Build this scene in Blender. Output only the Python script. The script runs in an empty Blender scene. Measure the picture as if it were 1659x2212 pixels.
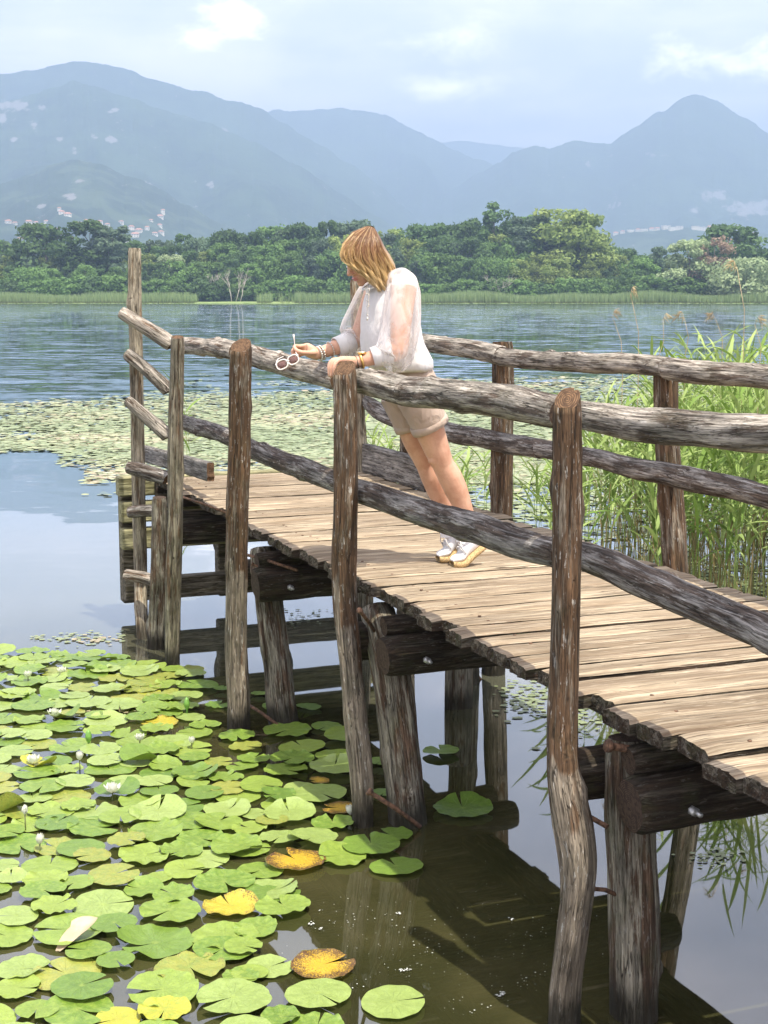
import bpy, math, random
import numpy as np
from mathutils import Vector, Matrix, noise
rnd = random.Random(7)
R = math.radians
scene = bpy.context.scene
col = scene.collection

# ------------------------------------------------------------------ camera, light, exposure
F, CX, CY, HOR = 3200.0, 829.5, 1106.0, 638.0      # focal length and centre in photograph units (1659 x 2212)
TILT = math.atan((CY - HOR) / F)
HW, ZD = 2.2, 0.98                                  # eye above the water, deck above the water
cam_d = bpy.data.cameras.new('camera'); cam = bpy.data.objects.new('camera', cam_d); col.objects.link(cam)
cam_d.sensor_fit = 'VERTICAL'; cam_d.sensor_height = 24.0; cam_d.lens = 24.0 * F / 2212.0
cam_d.clip_start = 0.05; cam_d.clip_end = 40000
cam.location = (0, 0, HW); cam.rotation_euler = (R(90) - TILT, 0, 0)
scene.camera = cam

SUN = Vector((0.216, -0.334, 1.0)).normalized()     # towards the sun
SUN_EL = math.asin(SUN.z); SUN_AZ = math.atan2(SUN.x, SUN.y)
sl = bpy.data.lights.new('sun', 'SUN'); sl.energy = 5.0; sl.angle = R(0.53); sl.color = (1.0, 0.93, 0.82)
so = bpy.data.objects.new('sun', sl); col.objects.link(so)
so.rotation_euler = (-SUN).to_track_quat('-Z', 'Y').to_euler(); so.location = (3, -5, 12)

scene.view_settings.view_transform = 'Standard'; scene.view_settings.look = 'None'
scene.view_settings.gamma = 1.0; scene.view_settings.use_curve_mapping = False
scene.view_settings.exposure = 0.75
scene.cycles.max_bounces = 8; scene.cycles.transparent_max_bounces = 12
scene.cycles.volume_bounces = 1
scene.cycles.caustics_reflective = False; scene.cycles.caustics_refractive = False
scene.cycles.use_denoising = True

# ------------------------------------------------------------------ node helpers
class NT:
    def __init__(s, tree):
        s.t = tree; s.n = tree.nodes; s.l = tree.links
    def new(s, typ, **kw):
        n = s.n.new(typ)
        for k, v in kw.items():
            if k.startswith('i_'):
                key = k[2:]
                key = int(key) if key.isdigit() else key.replace('_', ' ')
                s.set(n.inputs[key], v)
            else: setattr(n, k, v)
        return n
    def set(s, sock, v):
        if isinstance(v, bpy.types.NodeSocket): s.l.new(v, sock)
        elif isinstance(v, bpy.types.Node): s.l.new(v.outputs[0], sock)
        else:
            if sock.type == 'RGBA' and hasattr(v, '__len__') and len(v) == 3: v = (*v, 1)
            sock.default_value = v
    def math(s, op, a, b=0.0, c=None, clamp=False):
        n = s.n.new('ShaderNodeMath'); n.operation = op; n.use_clamp = clamp
        s.set(n.inputs[0], a); s.set(n.inputs[1], b)
        if c is not None: s.set(n.inputs[2], c)
        return n.outputs[0]
    def vmath(s, op, a, b=(0, 0, 0)):
        n = s.n.new('ShaderNodeVectorMath'); n.operation = op
        s.set(n.inputs[0], a)
        if op == 'SCALE': s.set(n.inputs['Scale'], b)
        else: s.set(n.inputs[1], b)
        return n.outputs['Value'] if op in ('DOT_PRODUCT', 'LENGTH', 'DISTANCE') else n.outputs[0]
    def mix(s, f, a, b, mode='MIX'):
        n = s.n.new('ShaderNodeMix'); n.data_type = 'RGBA'; n.blend_type = mode
        s.set(n.inputs[0], f); s.set(n.inputs[6], a); s.set(n.inputs[7], b)
        return n.outputs[2]
    def noise(s, vec, scale, detail=3.0, rough=0.55, dist=0.0, out=0):
        n = s.n.new('ShaderNodeTexNoise'); s.set(n.inputs['Vector'], vec)
        s.set(n.inputs['Scale'], scale); s.set(n.inputs['Detail'], detail); s.set(n.inputs['Roughness'], rough)
        s.set(n.inputs['Distortion'], dist)
        return n.outputs[out]
    def ramp(s, f, stops, interp='LINEAR'):
        n = s.n.new('ShaderNodeValToRGB'); n.color_ramp.interpolation = interp
        e = n.color_ramp.elements
        while len(e) > len(stops): e.remove(e[-1])
        while len(e) < len(stops): e.new(0.5)
        for el, (p, c) in zip(e, stops):
            el.position = p
            if not hasattr(c, '__len__'): c = (c, c, c)
            el.color = (*c, 1)
        s.set(n.inputs[0], f)
        return n.outputs[0]
    def rng(s, v, a, b, lo, hi):
        n = s.n.new('ShaderNodeMapRange'); n.clamp = True; s.set(n.inputs[0], v)
        for i, q in enumerate((a, b, lo, hi)): n.inputs[i + 1].default_value = q
        return n.outputs[0]
    def smooth(s, v, a, b):
        n = s.n.new('ShaderNodeMapRange'); n.interpolation_type = 'SMOOTHSTEP'; n.clamp = True
        s.set(n.inputs[0], v); n.inputs[1].default_value = a; n.inputs[2].default_value = b
        n.inputs[3].default_value = 0; n.inputs[4].default_value = 1
        return n.outputs[0]
    def scalev(s, vec, v3):
        return s.vmath('MULTIPLY', vec, v3)
    def sep(s, vec):
        n = s.n.new('ShaderNodeSeparateXYZ'); s.set(n.inputs[0], vec); return n.outputs
    def bump(s, h, strength=0.4, dist=0.01, normal=None):
        n = s.n.new('ShaderNodeBump'); s.set(n.inputs['Height'], h)
        s.set(n.inputs['Strength'], strength); s.set(n.inputs['Distance'], dist)
        if normal is not None: s.set(n.inputs['Normal'], normal)
        return n.outputs[0]

def material(name, fn, **kw):
    m = bpy.data.materials.new(name); m.use_nodes = True
    t = NT(m.node_tree)
    bsdf = m.node_tree.nodes['Principled BSDF']; out = m.node_tree.nodes['Material Output']
    fn(t, bsdf, out, **kw)
    return m
def set_in(t, b, **kw):
    for k, v in kw.items():
        t.set(b.inputs[k.replace('_', ' ')], v)

# ------------------------------------------------------------------ world: clear-sky model under thin broken summer cloud
world = bpy.data.worlds.new('World'); scene.world = world; world.use_nodes = True
wt = NT(world.node_tree)
for n in list(wt.n): wt.n.remove(n)
sky = wt.new('ShaderNodeTexSky', sky_type='NISHITA', sun_disc=False, sun_elevation=SUN_EL, sun_rotation=SUN_AZ,
             altitude=250.0, air_density=1.3, dust_density=1.6, ozone_density=1.5)
gen = wt.new('ShaderNodeTexCoord').outputs['Generated']
x, y, z = wt.sep(gen)[0:3]
zz = wt.math('ADD', wt.math('MAXIMUM', z, 0.0), 0.13)
flat = wt.new('ShaderNodeCombineXYZ'); wt.set(flat.inputs[0], wt.math('DIVIDE', x, zz)); wt.set(flat.inputs[1], wt.math('DIVIDE', y, zz))
flat.inputs[2].default_value = 3.7
c1 = wt.noise(flat.outputs[0], 1.15, 6, 0.55, 0.4)
sv = wt.scalev(gen, (1, 1, 1.9))
c2 = wt.noise(sv, 5.5, 7, 0.55, 0.6)
veil = wt.smooth(wt.math('ADD', wt.math('MULTIPLY', c1, 0.55), wt.math('MULTIPLY', c2, 0.45)), 0.40, 0.64)
def dirvec(px, py):
    a, b = (px - CX) / F, (CY - py) / F; co, si = math.cos(TILT), math.sin(TILT)
    return Vector((a, co + b * si, b * co - si)).normalized()
def puff(px, py, w, h, sc, lo, hi):
    d = dirvec(px, py)
    dx = wt.math('DIVIDE', wt.math('SUBTRACT', x, d.x), w / 3232.0)
    dz = wt.math('DIVIDE', wt.math('SUBTRACT', z, d.z), h / 3232.0)
    r2 = wt.math('ADD', wt.math('MULTIPLY', dx, dx), wt.math('MULTIPLY', dz, dz))
    g = wt.math('SUBTRACT', 1.0, wt.math('SQRT', r2))
    nz = wt.noise(sv, sc, 6, 0.62, 0.3)
    g = wt.math('ADD', g, wt.math('MULTIPLY', wt.math('SUBTRACT', nz, 0.5), 2.9))
    front = wt.math('GREATER_THAN', y, 0.0)
    return wt.math('MULTIPLY', wt.smooth(g, lo, hi), front)
puffs = [puff(1555, 128, 165, 60, 26, -0.05, 1.15), puff(508, 34, 90, 46, 30, 0.0, 1.1), puff(418, 82, 80, 34, 30, 0.0, 1.2),
         puff(1020, 80, 190, 60, 20, 0.2, 1.9), puff(960, 190, 190, 44, 20, 0.3, 2.0)]
pm = puffs[0]
for p in puffs[1:]: pm = wt.math('MAXIMUM', pm, p)
skc = wt.mix(wt.math('ADD', wt.math('MULTIPLY', veil, 0.5), 0.45), sky.outputs[0], (15.2, 13.8, 14.0))
skc = wt.mix(wt.math('MULTIPLY', pm, 0.9), skc, (27, 24.5, 25))
bg = wt.new('ShaderNodeBackground', i_Color=skc, i_Strength=0.11)
wo = wt.new('ShaderNodeOutputWorld'); wt.l.new(bg.outputs[0], wo.inputs[0])

# ------------------------------------------------------------------ geometry helpers
U = Vector((-0.3633, 0.9317, 0)); V = Vector((0.9317, 0.3633, 0)); Z = Vector((0, 0, 1))   # along the pier (away) and across it
CO, SI = math.cos(TILT), math.sin(TILT)
EYE = Vector((0, 0, HW))
def ray(px, py):
    a, b = (px - CX) / F, (CY - py) / F
    return Vector((a, CO + b * SI, b * CO - SI))
def onplane(px, py, n, d):
    r = ray(px, py); k = (d - EYE.dot(n)) / r.dot(n); return EYE + r * k
def PZ(px, py, z=0.0): return onplane(px, py, Z, z)
def PL(px, py, lat): return onplane(px, py, V, lat)
def PS(px, py, s): return onplane(px, py, U, s)
def PY(px, py, y): return onplane(px, py, Vector((0, 1, 0)), y)
def W3(s, lat, z): return U * s + V * lat + Z * z

def tag(o, label=None, cat=None, group=None, kind=None):
    if label: o['label'] = label
    if cat: o['category'] = cat
    if group: o['group'] = group
    if kind: o['kind'] = kind
    return o
def empty(name, loc, label, cat, group=None):
    o = bpy.data.objects.new(name, None); col.objects.link(o); o.location = loc; o.empty_display_size = 0.2
    return tag(o, label, cat, group)
class MB:
    """collects vertices/faces with a grain-coordinate attribute and a material index"""
    def __init__(s): s.v = []; s.f = []; s.g = []; s.m = []; s.sm = []
    def add(s, vs, fs, gs=None, mi=0, smooth=True):
        o = len(s.v); s.v.extend([tuple(p) for p in vs])
        s.g.extend([tuple(p) for p in (gs if gs is not None else vs)])
        for f in fs: s.f.append(tuple(i + o for i in f)); s.m.append(mi); s.sm.append(smooth)
    def box(s, c, ax, ay, az, mi=0, smooth=False, g0=None):
        c = Vector(c); vs = []; gs = []
        g0 = g0 if g0 is not None else (rnd.random() * 9, rnd.random() * 9, rnd.random() * 9)
        for i in (-1, 1):
            for j in (-1, 1):
                for k in (-1, 1):
                    vs.append(c + ax * i + ay * j + az * k)
                    gs.append((g0[0] + j * ay.length, g0[1] + k * az.length, g0[2] + i * ax.length))
        fs = [(0, 1, 3, 2), (4, 6, 7, 5), (0, 4, 5, 1), (2, 3, 7, 6), (0, 2, 6, 4), (1, 5, 7, 3)]
        s.add(vs, fs, gs, mi, smooth)
    def tube(s, pts, rad, seg=10, mi=0, cap=True, flat=None, ref=None):
        """round tube through pts, rad float or list; flat = (ka, kb) squashes the section"""
        pts = [Vector(p) for p in pts]; n = len(pts)
        if not hasattr(rad, '__len__'): rad = [rad] * n
        t0 = (pts[1] - pts[0]).normalized()
        a = ref if ref is not None else (Vector((0, 0, 1)) if abs(t0.z) < 0.9 else Vector((1, 0, 0)))
        a = (a - t0 * a.dot(t0)).normalized()
        vs = []; gs = []; L = rnd.random() * 9; g0 = rnd.random() * 9
        for i, p in enumerate(pts):
            t = (pts[min(i + 1, n - 1)] - pts[max(i - 1, 0)]).normalized()
            a = (a - t * a.dot(t)).normalized(); b = t.cross(a)
            if i: L += (p - pts[i - 1]).length
            ka, kb = flat if flat else (1, 1)
            for j in range(seg):
                w = 2 * math.pi * j / seg
                vs.append(p + a * (math.cos(w) * rad[i] * ka) + b * (math.sin(w) * rad[i] * kb))
                gs.append((g0 + math.cos(w) * rad[i], math.sin(w) * rad[i], L))
        fs = []
        for i in range(n - 1):
            for j in range(seg):
                k = (j + 1) % seg
                fs.append((i * seg + j, i * seg + k, (i + 1) * seg + k, (i + 1) * seg + j))
        if cap:
            fs.append(tuple(reversed(range(seg)))); fs.append(tuple((n - 1) * seg + j for j in range(seg)))
        s.add(vs, fs, gs, mi)
    def ellipsoid(s, c, ax, ay, az, nu=16, nv=10, mi=0):
        vs = []; c = Vector(c)
        for i in range(nv + 1):
            th = math.pi * i / nv
            for j in range(nu):
                ph = 2 * math.pi * j / nu
                vs.append(c + ax * (math.sin(th) * math.cos(ph)) + ay * (math.sin(th) * math.sin(ph)) + az * math.cos(th))
        fs = []
        for i in range(nv):
            for j in range(nu):
                k = (j + 1) % nu
                fs.append((i * nu + j, (i + 1) * nu + j, (i + 1) * nu + k, i * nu + k))
        s.add(vs, fs, None, mi)
    def build(s, name, mats, parent=None, origin=None):
        me = bpy.data.meshes.new(name)
        vs = s.v
        if parent is not None and origin is None: origin = parent.location
        if origin is not None:
            ox, oy, oz = origin; vs = [(a - ox, b - oy, c - oz) for a, b, c in vs]
        me.from_pydata(vs, [], s.f)
        at = me.attributes.new('gc', 'FLOAT_VECTOR', 'POINT'); at.data.foreach_set('vector', np.array(s.g, dtype=np.float32).ravel())
        if not isinstance(mats, (list, tuple)): mats = [mats]
        for m in mats: me.materials.append(m)
        me.polygons.foreach_set('material_index', s.m); me.polygons.foreach_set('use_smooth', s.sm)
        me.update()
        o = bpy.data.objects.new(name, me); col.objects.link(o)
        if parent is not None: o.parent = parent
        elif origin is not None: o.location = origin
        return o
def nz(a, b, c): return noise.noise((a, b, c))

def resample(pts, rads, step):
    """Catmull-Rom resampling of a path with radii"""
    P = [Vector(p) for p in pts]; out = []; orad = []
    if len(P) == 2: P = [P[0], P[0].lerp(P[1], .5), P[1]]; rads = [rads[0], (rads[0] + rads[-1]) / 2, rads[-1]]
    for i in range(len(P) - 1):
        p0 = P[i - 1] if i else P[0] * 2 - P[1]; p1, p2 = P[i], P[i + 1]
        p3 = P[i + 2] if i + 2 < len(P) else P[-1] * 2 - P[-2]
        n = max(1, int((p2 - p1).length / step))
        for k in range(n):
            t = k / n
            out.append(0.5 * ((2 * p1) + (p2 - p0) * t + (2 * p0 - 5 * p1 + 4 * p2 - p3) * t * t + (3 * p1 - p0 - 3 * p2 + p3) * t ** 3))
            orad.append(rads[i] * (1 - t) + rads[i + 1] * t)
    out.append(P[-1]); orad.append(rads[-1]); return out, orad

def log_mesh(mb, pts, rads, seed, seg=40, step=0.03, cracks=2, rough=0.06, knots=3, cut=(0.0, 0.0), bend=0.006, cdepth=0.16, flat=1.0, round_end=0.012):
    """a debarked pole: wavering radius, knots, long drying cracks, sawn (slanted) ends. cut = slant of first / last end"""
    r = random.Random(seed)
    P, Rr = resample(pts, rads, step); n = len(P)
    L = [0.0]
    for i in range(1, n): L.append(L[-1] + (P[i] - P[i - 1]).length)
    T = L[-1]
    t0 = (P[1] - P[0]).normalized()
    a = Vector((0, 0, 1)) if abs(t0.z) < 0.8 else Vector((0, -1, 0))
    a = (a - t0 * a.dot(t0)).normalized()
    so = seed * 13.7
    ck = [(r.uniform(0, 6.28), r.uniform(-.1, .35) * T, r.uniform(.5, 1.1) * T, r.uniform(.6, 1) * cdepth) for _ in range(cracks)]
    kn = [(r.uniform(0, 6.28), r.uniform(.08, .92) * T, r.uniform(.1, .28), r.uniform(.02, .04)) for _ in range(knots)]
    vs = []; gs = []; g0 = so % 37
    ring = [2 * math.pi * (j + 0.25 * math.sin(j * 2.4)) / seg for j in range(seg)]
    for i in range(n):
        t = (P[min(i + 1, n - 1)] - P[max(i - 1, 0)]).normalized()
        a = (a - t * a.dot(t)).normalized(); b = t.cross(a)
        c = P[i] + a * (bend * nz(L[i] * 2.1, so, 1)) + b * (bend * nz(L[i] * 2.1, so, 5))
        e = min(L[i], T - L[i]); er = 1.0
        if e < round_end: er = 1 - 0.1 * (1 - e / round_end) ** 2
        for j in range(seg):
            w = ring[j]; cw, sw = math.cos(w), math.sin(w)
            q = 1 + rough * 1.6 * nz(cw * .8 + so, sw * .8, L[i] * 2.2) + rough * 0.8 * nz(cw * 2.2 + so, sw * 2.2, L[i] * 7) + rough * 0.35 * nz(cw * 7 + so, sw * 7, L[i] * 3)
            for (kw, kl, kh, ks) in kn:
                dw = (w - kw + math.pi) % (2 * math.pi) - math.pi
                d2 = (dw * Rr[i] / ks) ** 2 + ((L[i] - kl) / (ks * 1.25)) ** 2
                if d2 < 5: q += kh * math.exp(-d2)
            for (kw, l0, l1, dp) in ck:
                if l0 < L[i] < l1:
                    ww = kw + 0.35 * nz(L[i] * 1.6, so, kw) 
                    dw = (w - ww + math.pi) % (2 * math.pi) - math.pi
                    m = min(1, (L[i] - l0) / .15, (l1 - L[i]) / .15)
                    q -= dp * m * math.exp(-(dw / 0.085) ** 2)
            rr = Rr[i] * q * er
            p = c + a * (cw * rr) + b * (sw * rr * flat)
            if i == 0: p = p - t * (cut[0] * rr * (cw if abs(t0.z) < .8 else (-1.1 * cw - .45 * sw)))
            if i == n - 1: p = p + t * (cut[1] * rr * (cw if abs(t0.z) < .8 else sw))
            vs.append(p); gs.append((g0 + cw * rr, sw * rr, g0 + L[i]))
    fs = []
    for i in range(n - 1):
        for j in range(seg):
            k = (j + 1) % seg
            fs.append((i * seg + j, i * seg + k, (i + 1) * seg + k, (i + 1) * seg + j))
    mb.add(vs, fs, gs, 0)
    for end in (0, n - 1):      # sawn faces: concentric fan with end-grain coordinates
        c = sum((vs[end * seg + j] for j in range(seg)), Vector()) / seg
        ev = [c]; eg = [(0, 0, so)]; ef = []
        for q in (0.5, 1.0):
            for j in range(seg):
                p = c.lerp(vs[end * seg + j], q)
                ev.append(p); eg.append((math.cos(ring[j]) * q * Rr[end], math.sin(ring[j]) * q * Rr[end], so))
        for j in range(seg):
            k = (j + 1) % seg
            ef.append((0, 1 + j, 1 + k)); ef.append((1 + j, 1 + seg + j, 1 + seg + k, 1 + k))
        if end == 0: ef = [tuple(reversed(f)) for f in ef]
        mb.add(ev, ef, eg, 1, smooth=False)

# ------------------------------------------------------------------ materials
def attr(t, name='gc'):
    return t.new('ShaderNodeAttribute', attribute_name=name).outputs['Vector']
def wood_fn(t, b, out, brown=(.16, .075, .03), grey=(.3, .27, .23), bias=0.5, fleck=0.35, dark=(.03, .022, .015),
            waterline=False, greybelow=None, bumpd=0.011, streak=0.75, rough=0.85, moss=0.0, scale=1.0, crack=0.55):
    g = attr(t); z = t.sep(t.new('ShaderNodeNewGeometry').outputs['Position'])[2]
    if scale != 1.0: g = t.vmath('SCALE', g, scale)
    s1 = t.scalev(g, (1, 1, .05)); s2 = t.scalev(g, (1, 1, .3)); s3 = t.scalev(g, (1, 1, .16))
    n1 = t.noise(s1, 120, 5, .7); n2 = t.noise(t.scalev(g, (1, 1, .13)), 24, 7, .68, .4); n3 = t.noise(s3, 130, 3, .6)
    n4 = t.noise(t.scalev(g, (1, 1, .035)), 48, 2, .5, .25); n5 = t.noise(g, 4.5, 4, .6)
    m = t.smooth(t.math('ADD', n2, t.math('MULTIPLY', t.math('SUBTRACT', n1, .5), .35)), bias - .05, bias + .07)
    if greybelow is not None:
        zz = t.math('ADD', z, t.math('MULTIPLY', t.math('SUBTRACT', t.noise(t.scalev(g, (1, 1, .25)), 14, 2), .5), .75))
        lo = t.smooth(zz, greybelow + .03, greybelow - .03)
        m = t.math('MAXIMUM', m, t.math('MULTIPLY', lo, t.smooth(n2, .32, .42)))
    c = t.mix(m, brown, grey)
    c = t.mix(t.math('MULTIPLY', t.smooth(n1, .62, .30), streak), c, t.mix(.55, c, dark))
    c = t.mix(t.math('MULTIPLY', t.smooth(n5, .52, .75), .4), c, t.mix(.5, c, dark))
    f = t.smooth(t.noise(t.scalev(g, (1, 1, .22)), 75, 4, .7), .60, .66)
    c = t.mix(t.math('MULTIPLY', f, fleck), c, (.58, .56, .50))
    c = t.vmath('SCALE', c, t.rng(t.noise(t.scalev(g, (1, 1, .045)), 62, 5, .72), .33, .67, .36, 1.5))
    c = t.vmath('SCALE', c, t.rng(t.noise(t.scalev(g, (1, 1, .2)), 26, 4, .65), .35, .65, .65, 1.25))
    if moss > 0:
        c = t.mix(t.math('MULTIPLY', t.smooth(t.noise(g, 9, 5, .65), .48, .66), moss), c, (.075, .09, .03))
    ck = t.smooth(t.math('ABSOLUTE', t.math('SUBTRACT', n4, .5)), .016, .003)
    ck = t.math('MULTIPLY', ck, t.smooth(n5, .42, .52))
    c = t.mix(t.math('MULTIPLY', ck, crack + .25), c, dark)
    ck2 = t.smooth(t.math('ABSOLUTE', t.math('SUBTRACT', t.noise(t.scalev(g, (1, 1, .05)), 110, 2, .5, .2), .5)), .02, .004)
    c = t.mix(t.math('MULTIPLY', ck2, crack * .8), c, dark)
    if waterline:
        zz = t.math('ADD', z, t.math('MULTIPLY', t.math('SUBTRACT', t.noise(s2, 22, 3), .5), .16))
        c = t.mix(t.math('MULTIPLY', t.smooth(zz, .16, .05), .88), c, (.018, .017, .010))
    t.set(b.inputs['Base Color'], c)
    h = t.math('ADD', t.math('MULTIPLY', n1, .8), t.math('MULTIPLY', n3, .35))
    h = t.math('SUBTRACT', h, t.math('ADD', t.math('MULTIPLY', ck, 1.2), t.math('MULTIPLY', ck2, .6)))
    h = t.math('ADD', h, t.math('MULTIPLY', m, .18))
    t.set(b.inputs['Normal'], t.bump(h, 1.0, bumpd))
    set_in(t, b, Roughness=rough, Specular_IOR_Level=.25)
def endgrain_fn(t, b, out, c1=(.20, .12, .065), c2=(.07, .042, .025)):
    g = attr(t); s = t.sep(g)
    r = t.math('SQRT', t.math('ADD', t.math('MULTIPLY', s[0], s[0]), t.math('MULTIPLY', s[1], s[1])))
    r = t.math('ADD', r, t.math('MULTIPLY', t.noise(g, 30, 3), .008))
    w = t.math('SINE', t.math('MULTIPLY', r, 900))
    n = t.noise(g, 60, 4)
    c = t.mix(t.smooth(w, -1, 1), c2, c1); c = t.mix(t.smooth(n, .4, .65), c, c2)
    ang = t.math('ARCTAN2', s[1], s[0]); k = t.smooth(t.noise(t.math('MULTIPLY', ang, 1), 6, 1), .66, .70)
    c = t.mix(t.math('MULTIPLY', k, .7), c, (.015, .01, .007))
    t.set(b.inputs['Base Color'], c); set_in(t, b, Roughness=.9, Specular_IOR_Level=.2)
    t.set(b.inputs['Normal'], t.bump(n, .6, .004))

M = {}
M['rail'] = material('weathered_rail', wood_fn, brown=(.155, .115, .085), grey=(.47, .42, .345), bias=.46, fleck=.5, moss=.16)
M['rail_pale'] = material('bleached_rail', wood_fn, brown=(.19, .12, .075), grey=(.50, .44, .36), bias=.43, fleck=.45, moss=.10)
M['rail_dark'] = material('dark_rail', wood_fn, brown=(.125, .095, .074), grey=(.36, .335, .30), bias=.50, fleck=.5)
M['post'] = material('brown_post', wood_fn, brown=(.155, .092, .050), grey=(.30, .25, .185), bias=.55, fleck=.75, waterline=True, greybelow=.78, moss=.14)
M['post_grey'] = material('grey_post', wood_fn, brown=(.21, .13, .075), grey=(.33, .29, .21), bias=.42, fleck=.35, waterline=True, moss=.30)
M['post_tall'] = material('pale_tall_post', wood_fn, brown=(.30, .20, .11), grey=(.46, .40, .29), bias=.44, fleck=.3, waterline=True)
M['pile'] = material('pile_wood', wood_fn, brown=(.145, .092, .058), grey=(.33, .30, .23), bias=.47, fleck=.35, waterline=True, moss=.25, bumpd=.01)
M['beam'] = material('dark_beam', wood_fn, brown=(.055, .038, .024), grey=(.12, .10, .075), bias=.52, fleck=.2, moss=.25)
M['end'] = material('sawn_end', endgrain_fn)
M['end_dark'] = material('dark_sawn_end', endgrain_fn, c1=(.11, .075, .05), c2=(.035, .024, .018))
M['end_pale'] = material('pale_sawn_end', endgrain_fn, c1=(.5, .38, .22), c2=(.28, .2, .12))
def deck_fn(t, b, out):
    g = attr(t)
    s1 = t.scalev(g, (1, 1, .02)); s2 = t.scalev(g, (1, 1, .09))
    n1 = t.noise(s1, 190, 4, .65); n2 = t.noise(s2, 16, 5, .62, .4); n3 = t.noise(t.scalev(g, (.25, .25, .25)), 3.1, 1); n4 = t.noise(t.scalev(g, (1, 1, .022)), 55, 2, .5, .3)
    c = t.mix(t.smooth(n2, .36, .66), (.30, .235, .155), (.52, .43, .30))
    c = t.vmath('SCALE', c, t.rng(n3, .3, .7, .74, 1.16))
    c = t.vmath('SCALE', c, t.rng(t.noise(t.scalev(g, (1, 1, .03)), 75, 5, .72), .36, .64, .55, 1.3))
    c = t.mix(t.math('MULTIPLY', t.smooth(n1, .58, .33), .68), c, (.165, .105, .062))
    f = t.smooth(t.noise(s2, 62, 3, .65), .60, .68)
    c = t.mix(t.math('MULTIPLY', f, .45), c, (.66, .56, .42))
    ck = t.math('MULTIPLY', t.smooth(t.math('ABSOLUTE', t.math('SUBTRACT', n4, .5)), .012, .002), t.smooth(n2, .45, .58))
    c = t.mix(ck, c, (.05, .032, .02))
    st = t.math('MULTIPLY', t.smooth(t.noise(t.scalev(g, (1, 1, .4)), 7, 5, .7), .56, .74), .55)
    c = t.mix(st, c, (.19, .135, .085))
    wear = t.noise(t.new('ShaderNodeNewGeometry').outputs['Position'], 1.7, 5, .65)
    c = t.mix(t.math('MULTIPLY', t.smooth(wear, .50, .68), .45), c, t.vmath('MULTIPLY', c, (.62, .60, .60)))
    sp_ = t.smooth(t.noise(t.scalev(g, (1, 1, .6)), 46, 4, .7), .665, .70)
    c = t.mix(t.math('MULTIPLY', sp_, .7), c, (.09, .065, .045))
    t.set(b.inputs['Base Color'], c)
    h = t.math('SUBTRACT', t.math('ADD', n1, t.math('MULTIPLY', n2, .4)), ck)
    t.set(b.inputs['Normal'], t.bump(h, 1.0, .007)); set_in(t, b, Roughness=.85, Specular_IOR_Level=.2)
M['deck'] = material('sun_bleached_deck', deck_fn)
M['deck_end'] = material('rotten_plank_end', wood_fn, brown=(.07, .045, .028), grey=(.19, .16, .12), bias=.5, fleck=.4, moss=.35, bumpd=.012)
M['board'] = material('grey_board', wood_fn, brown=(.15, .13, .11), grey=(.30, .28, .25), bias=.42, fleck=.2, bumpd=.008, crack=.7)
M['fender'] = material('green_treated_timber', wood_fn, brown=(.27, .25, .12), grey=(.38, .36, .20), bias=.45, fleck=.12, bumpd=.002, streak=.35)
M['fender_wet'] = material('stained_timber', wood_fn, brown=(.12, .105, .06), grey=(.24, .21, .15), bias=.5, fleck=.2, bumpd=.003)

def simple_fn(t, b, out, c=(.5, .5, .5), rough=.6, metal=0.0, var=0.0, sc=20, bump=0.0, spec=.5, sheen=0.0, trans=0.0):
    if var:
        co = t.new('ShaderNodeTexCoord').outputs['Object']; n = t.noise(co, sc, 4)
        t.set(b.inputs['Base Color'], t.mix(t.smooth(n, .35, .65), tuple(q * (1 - var) for q in c), tuple(min(1, q * (1 + var)) for q in c)))
        if bump: t.set(b.inputs['Normal'], t.bump(n, .8, bump))
    else: set_in(t, b, Base_Color=c)
    set_in(t, b, Roughness=rough, Metallic=metal, Specular_IOR_Level=spec, Sheen_Weight=sheen)
M['rust'] = material('rusty_iron', simple_fn, c=(.13, .07, .04), rough=.9, var=.5, sc=60, bump=.002)
M['bolt'] = material('zinc_bolt', simple_fn, c=(.38, .38, .37), rough=.45, metal=.7, var=.3, sc=80)
M['rubber'] = material('black_rubber', simple_fn, c=(.02, .02, .022), rough=.7, var=.3, sc=30)

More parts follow.
